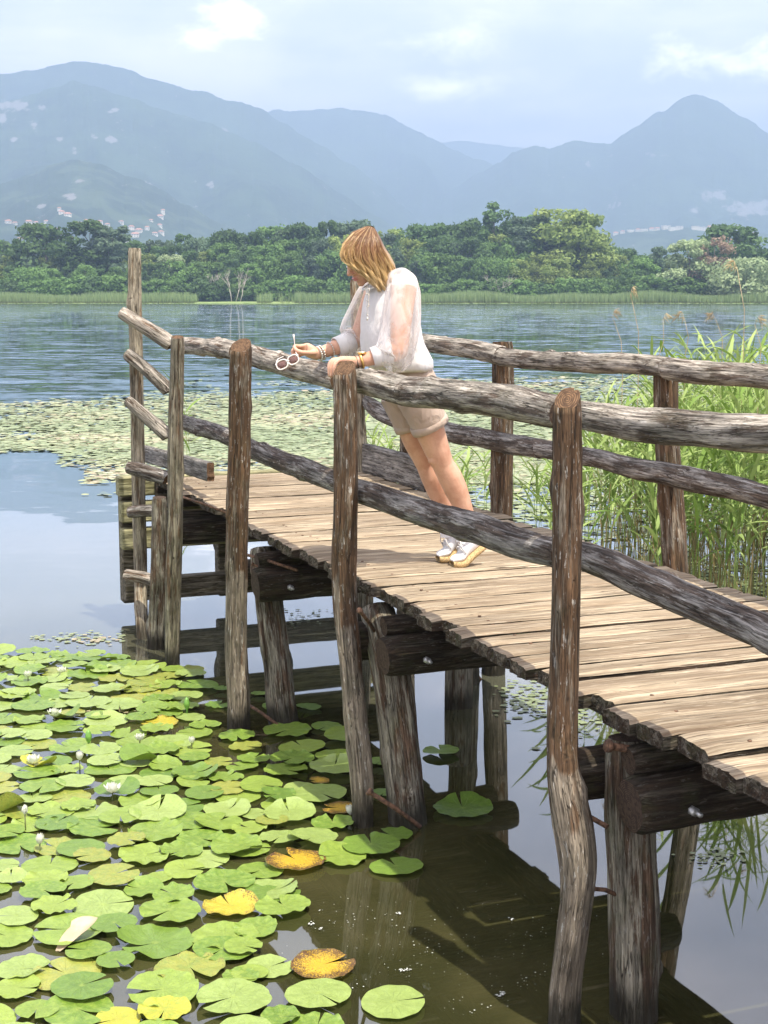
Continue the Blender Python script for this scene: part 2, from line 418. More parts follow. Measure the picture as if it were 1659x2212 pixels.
def water_fn(t, b, out):
    pos = t.new('ShaderNodeNewGeometry').outputs['Position']
    s = t.sep(pos)
    dist = t.math('ADD', s[1], t.math('MULTIPLY', t.math('SUBTRACT', t.noise(pos, .09, 3), .5), 14))
    far = t.smooth(dist, 11, 24)
    ripple_zone = t.smooth(t.math('ADD', s[1], t.math('MULTIPLY', t.math('SUBTRACT', t.noise(t.scalev(pos, (.35, 1, 1)), .16, 3), .5), 13)), 13, 30)
    # murky shallows over mud, deeper blue-green water further out
    mud = t.noise(pos, 1.3, 5, .6, .5)
    near = t.mix(t.smooth(mud, .35, .68), (.029, .030, .011), (.056, .052, .021))
    mid = t.smooth(dist, 6.5, 11)
    near = t.mix(t.math('MULTIPLY', mid, .8), near, (.15, .155, .12))  # mid-distance diffuse lifted: the reflection of pale cloud is painted into the colour
    c = t.mix(far, near, (.09, .155, .185))
    t.set(b.inputs['Base Color'], c)
    w1 = t.noise(t.scalev(pos, (.75, 1.25, 1)), 4.2, 4, .55, .3)
    w2 = t.noise(t.scalev(pos, (.5, 1.1, 1)), 1.1, 3, .5, .2)
    w3 = t.noise(t.scalev(pos, (.35, 1, 1)), .30, 3, .5)
    hn = t.math('MULTIPLY', t.math('ADD', t.math('MULTIPLY', w1, 1.1), t.math('MULTIPLY', w2, 3.6)), ripple_zone)
    hs = t.math('MULTIPLY', t.noise(t.scalev(pos, (1, 1.2, 1)), 6.0, 2, .5), .010)
    h = t.math('ADD', hn, t.math('ADD', hs, t.math('MULTIPLY', w3, .012)))
    def slope(vec, sc, amp, det):
        c_ = t.noise(vec, sc, det, .55, .3, out=1); c_ = t.vmath('SUBTRACT', c_, (.5, .5, .5)); return t.vmath('SCALE', c_, amp)
    sl_ = t.vmath('ADD', slope(t.scalev(pos, (.38, 1, 1)), 1.3, .21, 3), slope(t.scalev(pos, (.5, 1, 1)), 4.6, .18, 2))
    patch = t.rng(t.noise(t.scalev(pos, (.4, 1, 1)), .07, 3, .6), .35, .65, .45, 1.25)
    sl_ = t.vmath('SCALE', sl_, t.rng(s[1], 30, 160, .8, 2.3))
    sl_ = t.vmath('SCALE', sl_, t.math('ADD', t.math('MULTIPLY', ripple_zone, patch), t.rng(s[1], 7, 15, .02, .09)))
    sl_ = t.vmath('MULTIPLY', sl_, (.6, 1, 0)); nrm = t.vmath('NORMALIZE', t.vmath('ADD', sl_, (0, 0, 1)))
    fres = t.new('ShaderNodeFresnel'); fres.inputs['IOR'].default_value = 1.45; t.set(fres.inputs['Normal'], nrm)
    diff = t.new('ShaderNodeBsdfDiffuse'); t.set(diff.inputs[0], c)
    gl = t.new('ShaderNodeBsdfGlossy'); gl.inputs['Roughness'].default_value = .02; t.set(gl.inputs['Normal'], nrm)
    gl.inputs['Color'].default_value = (.94, .97, 1.0, 1)
    mx = t.new('ShaderNodeMixShader'); t.set(mx.inputs[0], t.math('ADD', t.math('MULTIPLY', fres.outputs[0], 1.55), .04, clamp=True))
    t.l.new(diff.outputs[0], mx.inputs[1]); t.l.new(gl.outputs[0], mx.inputs[2]); t.l.new(mx.outputs[0], out.inputs[0])
M['water'] = material('lake_water', water_fn)

def leaf_fn(t, b, out, c=(.10, .2, .03), c2=(.06, .14, .02), rough=.55, transl=.35, obj=.0, spec=.4):
    """thin foliage: diffuse and gloss with light coming through"""
    n = t.noise(t.new('ShaderNodeNewGeometry').outputs['Position'], .35, 4, .6)
    rnd_ = t.new('ShaderNodeObjectInfo').outputs['Random']
    cc = t.mix(t.smooth(n, .35, .65), c, c2)
    if obj: cc = t.mix(t.math('MULTIPLY', rnd_, obj), cc, tuple(q * 1.5 for q in c))
    d = t.new('ShaderNodeBsdfTranslucent'); t.set(d.inputs[0], t.mix(.4, cc, (.35, .42, .05)))
    set_in(t, b, Base_Color=cc, Roughness=rough, Specular_IOR_Level=spec)
    mx = t.new('ShaderNodeMixShader', i_0=transl); t.l.new(b.outputs[0], mx.inputs[1]); t.l.new(d.outputs[0], mx.inputs[2])
    t.l.new(mx.outputs[0], out.inputs[0])
def tree_fn(t, b, out, c=(.05, .095, .03), c2=(.03, .06, .022)):
    g = attr(t)      # x = leaf tone, y = clump tone
    s = t.sep(g); n = t.noise(t.new('ShaderNodeNewGeometry').outputs['Position'], .12, 3)
    cc = t.mix(s[0], tuple(q * 2.0 for q in c2), tuple(q * 1.65 for q in c)); cc = t.mix(t.math('MULTIPLY', t.smooth(n, .4, .65), .35), cc, tuple(q * 1.7 for q in c))
    cc = t.mix(t.math('MULTIPLY', t.new('ShaderNodeObjectInfo').outputs['Random'], .65), cc, tuple(q * .55 for q in c))
    set_in(t, b, Base_Color=cc, Roughness=.7, Specular_IOR_Level=.25)
    d = t.new('ShaderNodeBsdfTranslucent'); t.set(d.inputs[0], cc)
    mx = t.new('ShaderNodeMixShader', i_0=.38); t.l.new(b.outputs[0], mx.inputs[1]); t.l.new(d.outputs[0], mx.inputs[2])
    t.l.new(mx.outputs[0], out.inputs[0])
M['leaf_dark'] = material('dark_crown', tree_fn, c=(.085, .145, .045), c2=(.040, .075, .024))
M['leaf_mid'] = material('mid_green_crown', tree_fn, c=(.125, .21, .055), c2=(.058, .11, .028))
M['leaf_light'] = material('yellow_green_crown', tree_fn, c=(.22, .27, .075), c2=(.10, .145, .038))
M['leaf_blue'] = material('blue_green_crown', tree_fn, c=(.11, .16, .09), c2=(.05, .085, .045))
M['leaf_silver'] = material('silver_green_crown', tree_fn, c=(.30, .36, .19), c2=(.14, .19, .09))
M['leaf_brown'] = material('sparse_brown_crown', tree_fn, c=(.30, .24, .16), c2=(.20, .13, .09))
M['bark'] = material('bark', simple_fn, c=(.10, .08, .06), rough=.9, var=.4, sc=2)
M['deadwood'] = material('bleached_dead_wood', simple_fn, c=(.42, .38, .33), rough=.9, var=.2, sc=2)

# ------------------------------------------------------------------ water, banks, mountains
def plane_obj(name, pts, mat, kind='structure'):
    me = bpy.data.meshes.new(name); me.from_pydata([tuple(p) for p in pts], [], [tuple(range(len(pts)))])
    me.materials.append(mat); o = bpy.data.objects.new(name, me); col.objects.link(o); return tag(o, kind=kind)
plane_obj('lake_water', [(-1500, -30, 0), (1500, -30, 0), (1500, 440, 0), (-1500, 440, 0)], M['water'])
def ground_fn(t, b, out, a=(.10, .16, .035), c=(.17, .22, .06), sc=.05):
    p = t.new('ShaderNodeNewGeometry').outputs['Position']; n = t.noise(p, sc, 6, .65)
    set_in(t, b, Base_Color=t.mix(t.smooth(n, .35, .65), a, c), Roughness=.95, Specular_IOR_Level=.1)
M['bank'] = material('bright_bank_grass', ground_fn, a=(.14, .20, .06), c=(.24, .30, .12), sc=.25)
M['land'] = material('valley_floor', ground_fn, a=(.05, .085, .03), c=(.09, .13, .045), sc=.01)
SHORE = 415.0
def shore_y(x): return SHORE + 6 * nz(x * .012, 3, 0) + 2.5 * nz(x * .07, 1, 0)
vs, fs = [], []
NX = 400
for i in range(NX + 1):
    x = -500 + 1000 * i / NX; y = shore_y(x)
    for (dy, z) in ((0, -.3), (.5, .10), (9, .3), (60, 1.0)): vs.append((x, y + dy, z))
for i in range(NX):
    for k in range(3): a = i * 4 + k; fs.append((a, a + 4, a + 5, a + 1))
me = bpy.data.meshes.new('shore_bank'); me.from_pydata(vs, [], fs); me.materials.append(M['bank'])
o = bpy.data.objects.new('shore_bank', me); col.objects.link(o); tag(o, kind='structure')
plane_obj('ground', [(-12000, 436, -.25), (12000, 436, -.25), (12000, 14000, -.25), (-12000, 14000, -.25)], M['land'])
plane_obj('lake_bed', [(-1500, -30, -2.2), (1500, -30, -2.2), (1500, 445, -2.2), (-1500, 445, -2.2)], M['land'])

def mountain_fn(t, b, out, c=(.016, .030, .016), c2=(.034, .055, .024), rock=(.17, .165, .16), fields=0.0):
    p = t.new('ShaderNodeNewGeometry').outputs['Position']
    n = t.noise(p, .02, 6, .7); n2 = t.noise(p, .0035, 4, .6)
    cc = t.mix(t.smooth(n, .35, .65), c, c2)
    cc = t.mix(t.math('MULTIPLY', t.smooth(n2, .4, .7), .6), cc, tuple(q * 1.5 for q in c2))
    if fields: cc = t.mix(t.math('MULTIPLY', t.smooth(t.noise(p, .012, 3, .6), .52, .6), fields), cc, (.085, .115, .06))
    a = t.sep(attr(t, 'rock'))[0]
    m = t.smooth(t.math('ADD', a, t.math('MULTIPLY', t.math('SUBTRACT', t.noise(t.scalev(p, (1, .3, 1)), .030, 6, .75), .5), 3.4)), .42, .66)
    cc = t.mix(m, cc, rock)
    h = t.math('ADD', n, n2)
    t.set(b.inputs['Normal'], t.bump(h, 1.0, 6.0))
    set_in(t, b, Base_Color=cc, Roughness=.95, Specular_IOR_Level=.05)
M['mountain'] = material('wooded_mountain', mountain_fn)
M['hill'] = material('farmed_hill', mountain_fn, c=(.016, .030, .018), c2=(.030, .048, .026), fields=.4)
from mathutils.bvhtree import BVHTree
def interp(prof, x):
    if x <= prof[0][0]: return prof[0][1]
    for (a, b), (c, d) in zip(prof, prof[1:]):
        if x <= c:
            q = (x - a) / (c - a); q2 = q * q * (3 - 2 * q); q = .5 * q + .5 * q2; return b + (d - b) * q
    return prof[-1][1]
def ridge(name, Y, prof, depth, label_seed, rocks=(), mat='mountain', nx=420, ny=70, rough=1.0, back=0.5, foot=0.0):
    x0, x1 = prof[0][0], prof[-1][0]
    k = Y / 3232.0
    vs = []; rk = []
    for i in range(nx + 1):
        px = x0 + (x1 - x0) * i / nx; r_ = ray(px, interp(prof, px)); X = r_.x / r_.y * Y
        top = max(5.0, r_.z / r_.y * Y + HW)
        top += rough * k * (5.0 * nz(px * .028, label_seed, 0) + 2.0 * nz(px * .11, label_seed, 2) + 1.4 * nz(px * .45, label_seed, 3))
        for j in range(ny + 1):
            s = j / ny                      # 0 = foot towards the lake, .8 = crest, 1 = beyond
            if s <= .8: q = s / .8; y = Y - depth * (1 - q); h = q ** 1.12
            else: q = (s - .8) / .2; y = Y + depth * back * q; h = 1 - .75 * q * q
            e = math.sin(math.pi * min(1, max(0, s / .8))) * min(1, (1 - s / .8) * 2.2) if s < .8 else 0
            sp = nz(X / (depth * .16) + 3, y / (depth * .55), label_seed) + .5 * nz(X / (depth * .07), y / (depth * .2), label_seed + 4)
            zz = top * h + top * .22 * e * sp
            XX = X * (y / Y) if s <= .8 else X
            vs.append((XX, y, max(zz, -1.0) + foot)); rk.append(0.0)
    if rocks:                               # bare rock faces
        A_ = np.array(vs); tz = (A_[:, 2] - HW) / A_[:, 1]; b_ = (tz * CO + SI) / (CO - tz * SI); sx = CX + F * A_[:, 0] / A_[:, 1] * (CO + b_ * SI); sy = CY - F * b_; rk_ = np.zeros(len(vs))
        for (px, py, w, h_) in rocks:
            d = ((sx - px) / w) ** 2 + ((sy - py) / h_) ** 2
            rk_ = np.maximum(rk_, np.where((d < 4) & (A_[:, 1] <= Y), 1 - d * .5, 0))
        rk = rk_.tolist()
    fs = []
    for i in range(nx):
        for j in range(ny):
            a = i * (ny + 1) + j; fs.append((a, a + ny + 1, a + ny + 2, a + 1))
    me = bpy.data.meshes.new(name); me.from_pydata(vs, [], fs); me.materials.append(M[mat])
    at = me.attributes.new('rock', 'FLOAT_VECTOR', 'POINT')
    arr = np.zeros((len(vs), 3), np.float32); arr[:, 0] = rk; at.data.foreach_set('vector', arr.ravel())
    me.polygons.foreach_set('use_smooth', [True] * len(fs))
    o = bpy.data.objects.new(name, me); col.objects.link(o); tag(o, kind='structure'); return BVHTree.FromPolygons(vs, fs)
ridge('mountain', 10500, [(700, 420), (860, 345), (945, 309), (1000, 304), (1050, 310), (1120, 319), (1220, 360), (1400, 420)], 1500, 31, rough=.5, nx=160, ny=30)
ridge('mountain', 7600, [(380, 420), (480, 290), (560, 250), (604, 237), (650, 239), (700, 236), (740, 234), (790, 240), (830, 248), (870, 265), (904, 285), (945, 305), (984, 327), (1044, 346), (1100, 375), (1200, 430), (1350, 500)], 2200, 11, rocks=[(1190, 447, 22, 10)], nx=300)
ridge('mountain', 6600, [(700, 520), (860, 470), (960, 420), (1040, 372), (1080, 350), (1110, 328), (1154, 315), (1184, 320), (1244, 303), (1314, 313), (1345, 292), (1374, 270), (1429, 241), (1479, 210), (1507, 203), (1540, 214), (1610, 255), (1659, 286), (1780, 350), (2000, 430), (2300, 470)], 2300, 5,
      rocks=[(1402, 333, 14, 6), (1435, 337, 8, 4), (1540, 425, 26, 12), (1630, 450, 60, 16), (1270, 355, 6, 5), (1500, 455, 12, 6), (1330, 440, 22, 4)], nx=420)
ridge('mountain', 5800, [(-900, 330), (-500, 230), (-200, 190), (0, 160), (60, 154), (105, 143), (140, 136), (190, 132), (225, 139), (280, 151), (330, 172), (420, 195), (520, 222), (560, 232), (604, 262), (650, 290), (700, 318), (760, 356), (820, 402), (870, 445), (930, 505), (1000, 560), (1150, 620)], 1500, 2,
      rocks=[(485, 285, 8, 6), (493, 315, 7, 10), (470, 282, 4, 4)], nx=480)
ridge('mountain', 4700, [(-900, 420), (-400, 300), (-100, 235), (0, 222), (80, 202), (120, 186), (155, 177), (200, 184), (260, 205), (350, 236), (450, 266), (550, 308), (640, 355), (725, 410), (800, 460), (880, 510), (960, 560), (1100, 625)], 1500, 8,
      rocks=[(25, 228, 34, 12), (5, 255, 8, 14), (93, 233, 9, 7), (73, 272, 9, 9), (249, 237, 11, 6), (130, 302, 9, 4), (241, 302, 13, 8), (162, 325, 6, 8), (30, 300, 6, 4), (315, 398, 20, 5), (450, 400, 11, 7), (205, 295, 8, 4)], nx=480)
HILL_L = ridge('hill', 3300, [(-700, 430), (-300, 400), (-60, 405), (0, 398), (60, 380), (120, 352), (160, 345), (210, 352), (270, 378), (330, 400), (400, 442), (470, 480), (560, 520), (640, 560), (760, 620)], 1100, 21, mat='hill', nx=300, rough=1.4,
      rocks=[(150, 425, 16, 6), (175, 390, 12, 4), (90, 445, 14, 4)])
HILL_R = ridge('hill', 3900, [(1150, 600), (1240, 545), (1290, 515), (1340, 502), (1400, 496), (1500, 492), (1580, 496), (1659, 505), (1800, 500), (2100, 540), (2400, 560)], 900, 17, mat='hill', nx=200, rough=.6)

# houses on the two hills
def wall_fn(t, b, out, c=(.7, .66, .58)):
    r = t.new('ShaderNodeObjectInfo').outputs['Random']
    set_in(t, b, Base_Color=t.mix(r, c, (.78, .70, .58)), Roughness=.8)
M['wall'] = material('pale_render', wall_fn); M['rooftile'] = material('terracotta_roof', simple_fn, c=(.42, .20, .13), rough=.85, var=.2, sc=.8)
M['window'] = material('dark_window', simple_fn, c=(.06, .07, .08), rough=.2)
def house(px, py, Y, w, d, h, label, group, flat=False, cat='house'):
    hit = None
    for dy in (0, 4, 8, 14, 22, 32):
        hit = Y.ray_cast(EYE, ray(px, py + dy).normalized())[0]
        if hit: break
    if not hit: return
    c = Vector(hit); c.z -= .5
    rz = rnd.uniform(-.5, .5)
    A = Vector((math.cos(rz), math.sin(rz), 0)); B = Vector((-math.sin(rz), math.cos(rz), 0))
    root = empty('house' if cat == 'house' else 'apartment_block', c, label, cat, group)
    mb = MB(); mb.box(c + Z * (h / 2 - 3), A * w / 2, B * d / 2, Z * (h / 2 + 3)); mb.build('wall', M['wall'], root)
    mb = MB()
    if flat: mb.box(c + Z * (h + .35), A * (w / 2 + .5), B * (d / 2 + .5), Z * .35)
    else:
        e = .8; W = A * (w / 2 + e); D = B * (d / 2 + e); base = c + Z * h
        v = [base - W - D, base + W - D, base + W + D, base - W + D, base - A * w * .3 + Z * w * .22, base + A * w * .3 + Z * w * .22]
        mb.add(v, [(0, 1, 5, 4), (1, 2, 5), (2, 3, 4, 5), (3, 0, 4), (3, 2, 1, 0)], smooth=False)
    mb.build('roof', M['rooftile'] if not flat else M['wall'], root)
    n = max(2, int(w / 4)); fl = max(1, int(h / 3))
    for f in range(fl):
        for i in range(n):
            mb = MB(); mb.box(c - B * (d / 2 + .02) + A * (w * ((i + .5) / n - .5)) + Z * (1.6 + 3 * f), A * .6, B * .06, Z * .75); mb.build('window', M['window'], root)
hs = [(18, 482, 15, 9, 6), (32, 485, 12, 8, 5), (62, 483, 16, 9, 6), (78, 485, 12, 9, 6), (100, 482, 10, 8, 6), (133, 462, 14, 8, 6), (146, 466, 18, 8, 5), (128, 455, 9, 7, 7), (172, 487, 15, 10, 6), (186, 480, 9, 8, 6),
      (205, 492, 20, 10, 7), (216, 483, 13, 9, 6), (232, 489, 12, 8, 6), (352, 463, 11, 9, 12), (346, 470, 17, 10, 5), (326, 478, 10, 7, 4), (262, 483, 11, 8, 6), (348, 505, 14, 9, 6), (284, 496, 15, 9, 8), (300, 502, 18, 9, 7), (318, 496, 12, 8, 7), (335, 508, 13, 9, 6), (292, 512, 20, 10, 8), (150, 520, 16, 10, 7), (270, 524, 20, 10, 8), (345, 490, 12, 9, 6), (45, 520, 14, 9, 6), (120, 500, 12, 9, 6)]
for i, (px, py, w, d, h) in enumerate(hs):
    house(px, py, HILL_L, w * .72, d * .75, h * .78, 'small pale house with terracotta roof among trees on the left hillside', 'houses on the left hillside')
hs = [(930 + .5 * q[0] - 0, q[1] / 2, q[2]) for q in []]
town = [(1312, 506, 22), (1330, 503, 20), (1345, 504, 18), (1362, 501, 25), (1378, 500, 20), (1392, 499, 26), (1408, 498, 22), (1420, 497, 18), (1438, 495, 34), (1452, 494, 30), (1468, 492, 28), (1502, 492, 30), (1518, 490, 28), (1534, 490, 24), (1546, 490, 20), (1620, 505, 22), (1632, 508, 18), (1300, 510, 18)]
for (px, py, w) in town:
    house(px, py, HILL_R, w * .62, 10, 9 if w > 27 else 5.5, 'whitish building in the hazy village on the right hill', 'buildings of the right hill village', flat=w > 24)
house(1592, 494, HILL_R, 5, 5, 15, 'slim white tower standing alone right of the hazy village', None, flat=True, cat='tower')

# ------------------------------------------------------------------ trees
def crown_mesh(name, mat, H, Wd, seed, lobes=9, n=2600, base=.18, leaf=.36, openness=.0, shape='round', leafy=1.0, ragged=1.0):
    """many leaf-sized faces spread in clumps around limbs; origin at the tree's foot"""
    r = random.Random(seed); vs = []; fs = []; gs = []
    cl = []
    for i in range(lobes * 4):
        t = r.random(); z = H * (base + (1 - base) * t)
        if shape == 'round': w = Wd / 2 * math.sqrt(max(.05, 1 - (2 * t - .9) ** 2 / 1.25))
        elif shape == 'tall': w = Wd / 2 * (1 - .75 * abs(t - .35) ** 1.3)
        else: w = Wd / 2 * (1 - .55 * t)
        a = r.uniform(0, 6.283); q = w * (.35 + .6 * math.sqrt(r.random()))
        s = (.13 + .12 * r.random()) * Wd * (1.15 - .5 * t)
        cl.append((Vector((q * math.cos(a), q * math.sin(a), min(z, H - s * .6))), s, r.random()))
    per = max(1, int(n * 1.6) // len(cl))
    for (c, s, tone) in cl:
        for k in range(per):
            d = Vector((r.gauss(0, 1), r.gauss(0, 1), r.gauss(0, 1))).normalized()
            rad = s * (.62 + .38 * r.random() ** .5) * (1 + .25 * ragged * nz(d.x * 2 + c.x, d.y * 2 + c.y, d.z * 2))
            if r.random() < .12: rad *= 1.25
            p = c + Vector((d.x * rad, d.y * rad, d.z * rad * .8))
            if p.z < .2: continue
            nrm = (d + Vector((r.gauss(0, .6), r.gauss(0, .6), r.gauss(0, .6) + .2))).normalized()
            a = nrm.orthogonal().normalized(); b = nrm.cross(a); w = r.uniform(0, 3.14)
            A = a * math.cos(w) + b * math.sin(w); B = nrm.cross(A)
            l = leaf * r.uniform(.6, 1.35)
            o = len(vs)
            vs += [p - A * l - B * l * .5, p + A * l * .2 - B * l * .7, p + A * l + B * l * .3, p - A * l * .1 + B * l * .75]
            tn = min(1, max(0, .7 * tone + .5 * r.random() - .1)); gs += [(tn, tone, 0)] * 4
            fs.append((o, o + 1, o + 2, o + 3))
    me = bpy.data.meshes.new(name); me.from_pydata([tuple(v) for v in vs], [], fs); me.materials.append(mat)
    at = me.attributes.new('gc', 'FLOAT_VECTOR', 'POINT'); at.data.foreach_set('vector', np.array(gs, np.float32).ravel())
    return me, cl
def trunk_mesh(H, cl, seed, mat, rad=.28, limbs=12):
    r = random.Random(seed); mb = MB()
    pts = [Vector((.25 * nz(i, seed, 0), .25 * nz(i, seed, 3), H * .85 * i / 7)) for i in range(8)]
    mb.tube(pts, [rad * (1 - .85 * i / 7) for i in range(8)], 7)
    for k in range(min(limbs, len(cl))):
        c = cl[k][0]; z0 = max(H * .12, c.z - H * .2 - abs(c.x) * .4); z0 = min(z0, H * .75)
        p0 = Vector((0, 0, z0)); mid = p0.lerp(c, .5) + Vector((0, 0, .4))
        mb.tube([p0, mid, c], [rad * .38, rad * .25, rad * .08], 5)
    me = mb.build('trunk', mat); m = me.data; bpy.data.objects.remove(me); return m
KINDS = {}
def treekind(key, mat, H, Wd, seed, **kw):
    me, cl = crown_mesh('crown_' + key, M[mat], H, Wd, seed, **kw)
    KINDS[key] = (me, trunk_mesh(H, cl, seed, M['bark']), H)
treekind('round', 'leaf_mid', 14, 12, 1, n=3600); treekind('round2', 'leaf_dark', 15, 13, 2, n=3600, lobes=11); treekind('wide', 'leaf_mid', 11, 14, 3, n=3600, base=.1, lobes=11)
treekind('tall', 'leaf_dark', 22, 9, 4, shape='tall', n=3800, lobes=11); treekind('tall2', 'leaf_blue', 20, 10, 5, shape='tall', n=3600, ragged=1.6)
treekind('light', 'leaf_light', 18, 11, 6, shape='tall', n=2800, ragged=1.8, lobes=12); treekind('bluer', 'leaf_blue', 15, 11, 7, n=3200)
treekind('bush', 'leaf_mid', 6, 8, 8, base=.02, n=2400, leaf=.32); treekind('bush2', 'leaf_dark', 5.5, 7, 9, base=.02, n=2200, leaf=.3)
treekind('silver', 'leaf_silver', 9, 13, 10, base=.02, n=4200, leaf=.34, lobes=12); treekind('willow', 'leaf_silver', 15, 10, 12, base=.06, n=3600, leaf=.36, shape='tall')
treekind('brown', 'leaf_brown', 17, 9, 13, base=.08, n=1500, leaf=.3, shape='tall', ragged=2)
treekind('poplar', 'leaf_dark', 25, 8.5, 14, base=.12, n=3400, shape='tall', ragged=1.8, lobes=13)
def tree(px, topy, Y, kind, label, group=None, wk=1.0, name=None, gz=.2):
    k = Y / 3232.0; me, tr, H0 = KINDS[kind]; r_ = ray(px, topy)
    H = r_.z / r_.y * Y + HW - gz; s = H / H0
    root = empty(name or ('bush' if 'bush' in kind else 'tree'), ((px - CX) * k, Y, gz), label, 'bush' if 'bush' in kind else 'tree', group)
    root.rotation_euler = (0, 0, rnd.uniform(0, 6.28)); root.scale = (s * wk, s * wk, s)
    for nm, m in (('crown', me), ('trunk', tr)):
        o = bpy.data.objects.new(nm, m); col.objects.link(o); o.parent = root
skyline = [(-300, 520), (0, 527), (30, 515), (60, 528), (290, 530), (320, 515), (370, 508), (420, 503), (480, 502), (540, 515), (565, 492), (620, 487), (690, 480), (740, 474), (780, 482), (830, 508), (870, 492), (920, 484), (970, 480), (1020, 478),
           (1060, 482), (1110, 478), (1160, 470), (1210, 480), (1260, 500), (1300, 525), (1360, 538), (1420, 552), (1480, 552), (1560, 540), (1620, 530), (1700, 528), (2000, 520)]
tr = random.Random(5)
G = 'trees of the wood along the far shore'; GB = 'bushes at the foot of the far wood'
x = -330
while x < 2080:     # back row reaching the skyline
    y0 = interp(skyline, x)
    tree(x, y0 + tr.uniform(-6, 14), 486 + tr.uniform(-8, 8), tr.choice(['round', 'round2', 'tall2', 'bluer', 'round2', 'tall', 'light']), 'tall green tree in the back row of the far wood', G, wk=tr.uniform(.72, 1.0))
    x += tr.uniform(26, 38)
x = -330
while x < 2080:
    y0 = interp(skyline, x)
    tree(x, y0 + (HOR - y0) * tr.uniform(.16, .30), 466 + tr.uniform(-6, 6), tr.choice(['round', 'tall', 'round2', 'light', 'bluer', 'tall2']), 'green tree in the middle row of the far wood', 'middle trees of the far wood', wk=tr.uniform(.72, 1.0))
    x += tr.uniform(28, 42)
x = -330
while x < 2080:
    y0 = interp(skyline, x)
    tree(x, y0 + (HOR - y0) * tr.uniform(.40, .52), 449 + tr.uniform(-4, 4), tr.choice(['wide', 'round', 'round2', 'light' if x > 1000 else 'tall2', 'tall']), 'leafy green tree in the front row of the far wood', 'front trees of the far wood', wk=tr.uniform(.8, 1.05))
    x += tr.uniform(30, 46)
x = -330
while x < 2080:
    tree(x, HOR - tr.uniform(18, 42), 437 + tr.uniform(-3, 3), tr.choice(['bush', 'bush2', 'bush']), 'low green bush at the foot of the far wood behind the reeds', GB, wk=tr.uniform(1.0, 1.4))
    x += tr.uniform(26, 48)
for a in [(102, 487, 470, 'round2', 'broad dark tree left of the tall pale post standing above the wood', 1.15), (198, 477, 470, 'tall', 'dark high-crowned tree beside the village roofs, left of the pale post', 1.5), (245, 490, 468, 'tall2', 'blue-green tree just left of the tall pale post', 1.4),
          (372, 552, 455, 'willow', 'grey-green willow-like tree right of the tall pale post', 1.1),
          (1066, 438, 476, 'poplar', 'tallest poplar rising above the wood behind the railing', 1.25), (1250, 462, 455, 'light', 'loose yellow-green tree leaning out at the right end of the high wood', 1.15), (1215, 452, 462, 'light', 'yellow-green airy tree second highest in the wood', 1.4), (1140, 470, 465, 'tall2', 'blue-green tree right of the tallest poplar', 1.3),
          (1488, 520, 437, 'willow', 'pale willow beside the brown bare-looking tree', 1.25), (1540, 512, 436, 'brown', 'brownish thin-leaved tree beside the pale willow', 1.25), (1573, 488, 470, 'round2', 'single dark tree rising behind the brownish tree', 1.2), (1422, 535, 470, 'tall2', 'slim far tree standing alone in the gap of the wood', .9),
          (1612, 562, 427, 'silver', 'round silvery green willow bush at the right shore', 1.1), (1290, 612, 430, 'bush', 'small round dark bush in the reeds right of the woman', .9), (1200, 560, 440, 'light', 'light green front tree below the high poplar', 1.3), (1470, 602, 432, 'bush', 'bright low bush in front of the pale willow', 1.5)]:
    tree(a[0], a[1], a[2], a[3], a[4], None, a[5])
tree(1385, 560, 455, 'round', 'rounded tree beside the gap of the far wood', None, 1.1)
def dead_tree(px, topy, Y, label, seed, spread=.5):
    r = random.Random(seed); k = Y / 3232; H = (HOR - topy) * k + HW; mb = MB()
    base = Vector(((px - CX) * k, Y, .2))
    def grow(p, d, L, w, lv):
        q = p + d * L * .5 + Vector((r.uniform(-.1, .1), 0, .1)) * L; e = p + d * L
        mb.tube([p, q, e], [w, w * .8, w * .5], 5)
        if lv:
            for _ in range(3 if lv > 1 else 2):
                dd = (d + Vector((r.uniform(-1, 1), r.uniform(-1, 1), r.uniform(-.1, .6))) * spread * 1.2).normalized(); grow(e if r.random() < .6 else q, dd, L * r.uniform(.55, .75), w * .55, lv - 1)
    for i in range(3): grow(base + Vector((i * 1.2 - 1, 0, 0)), Vector((r.uniform(-.3, .3), 0, 1)).normalized(), H * .38, .17, 4)
    o = mb.build('dead_tree', M['deadwood'], None, origin=tuple(base)); tag(o, label, 'dead tree')
dead_tree(508, 580, 431, 'bare bleached dead tree standing at the far shore', 3)
dead_tree(1075, 585, 431, 'whitish dead branches at the far shore right of the woman', 9, .7)
dead_tree(462, 590, 433, 'thin leafless trunk left of the bare bleached dead tree', 12, .3)

# ------------------------------------------------------------------ shore reeds, band of floating weed
def blades(name, n, place, h, w, mat, label, cat, group=None, seed=1, lean=.25, seg=2, tone=None, kind='stuff'):
    r = random.Random(seed); vs = []; fs = []; gs = []
    for i in range(n):
        p = place(r); hh = h(r, p); ww = w * r.uniform(.6, 1.3); a = r.uniform(0, 3.14)
        d = Vector((math.cos(a), math.sin(a), 0)) * ww; ln = Vector((r.gauss(0, lean), r.gauss(0, lean), 0)) * hh
        o = len(vs); t = r.random()
        for k in range(seg + 1):
            q = k / seg; c = p + Z * hh * q + ln * q * q; e = d * (1 - q * .85)
            vs += [c - e, c + e]; gs += [(t, q, 0)] * 2
        for k in range(seg): fs.append((o + 2 * k, o + 2 * k + 1, o + 2 * k + 3, o + 2 * k + 2))
    me = bpy.data.meshes.new(name); me.from_pydata([tuple(v) for v in vs], [], fs); me.materials.append(mat)
    at = me.attributes.new('gc', 'FLOAT_VECTOR', 'POINT'); at.data.foreach_set('vector', np.array(gs, np.float32).ravel())
    o = bpy.data.objects.new(name, me); col.objects.link(o); return tag(o, label, cat, group, kind)
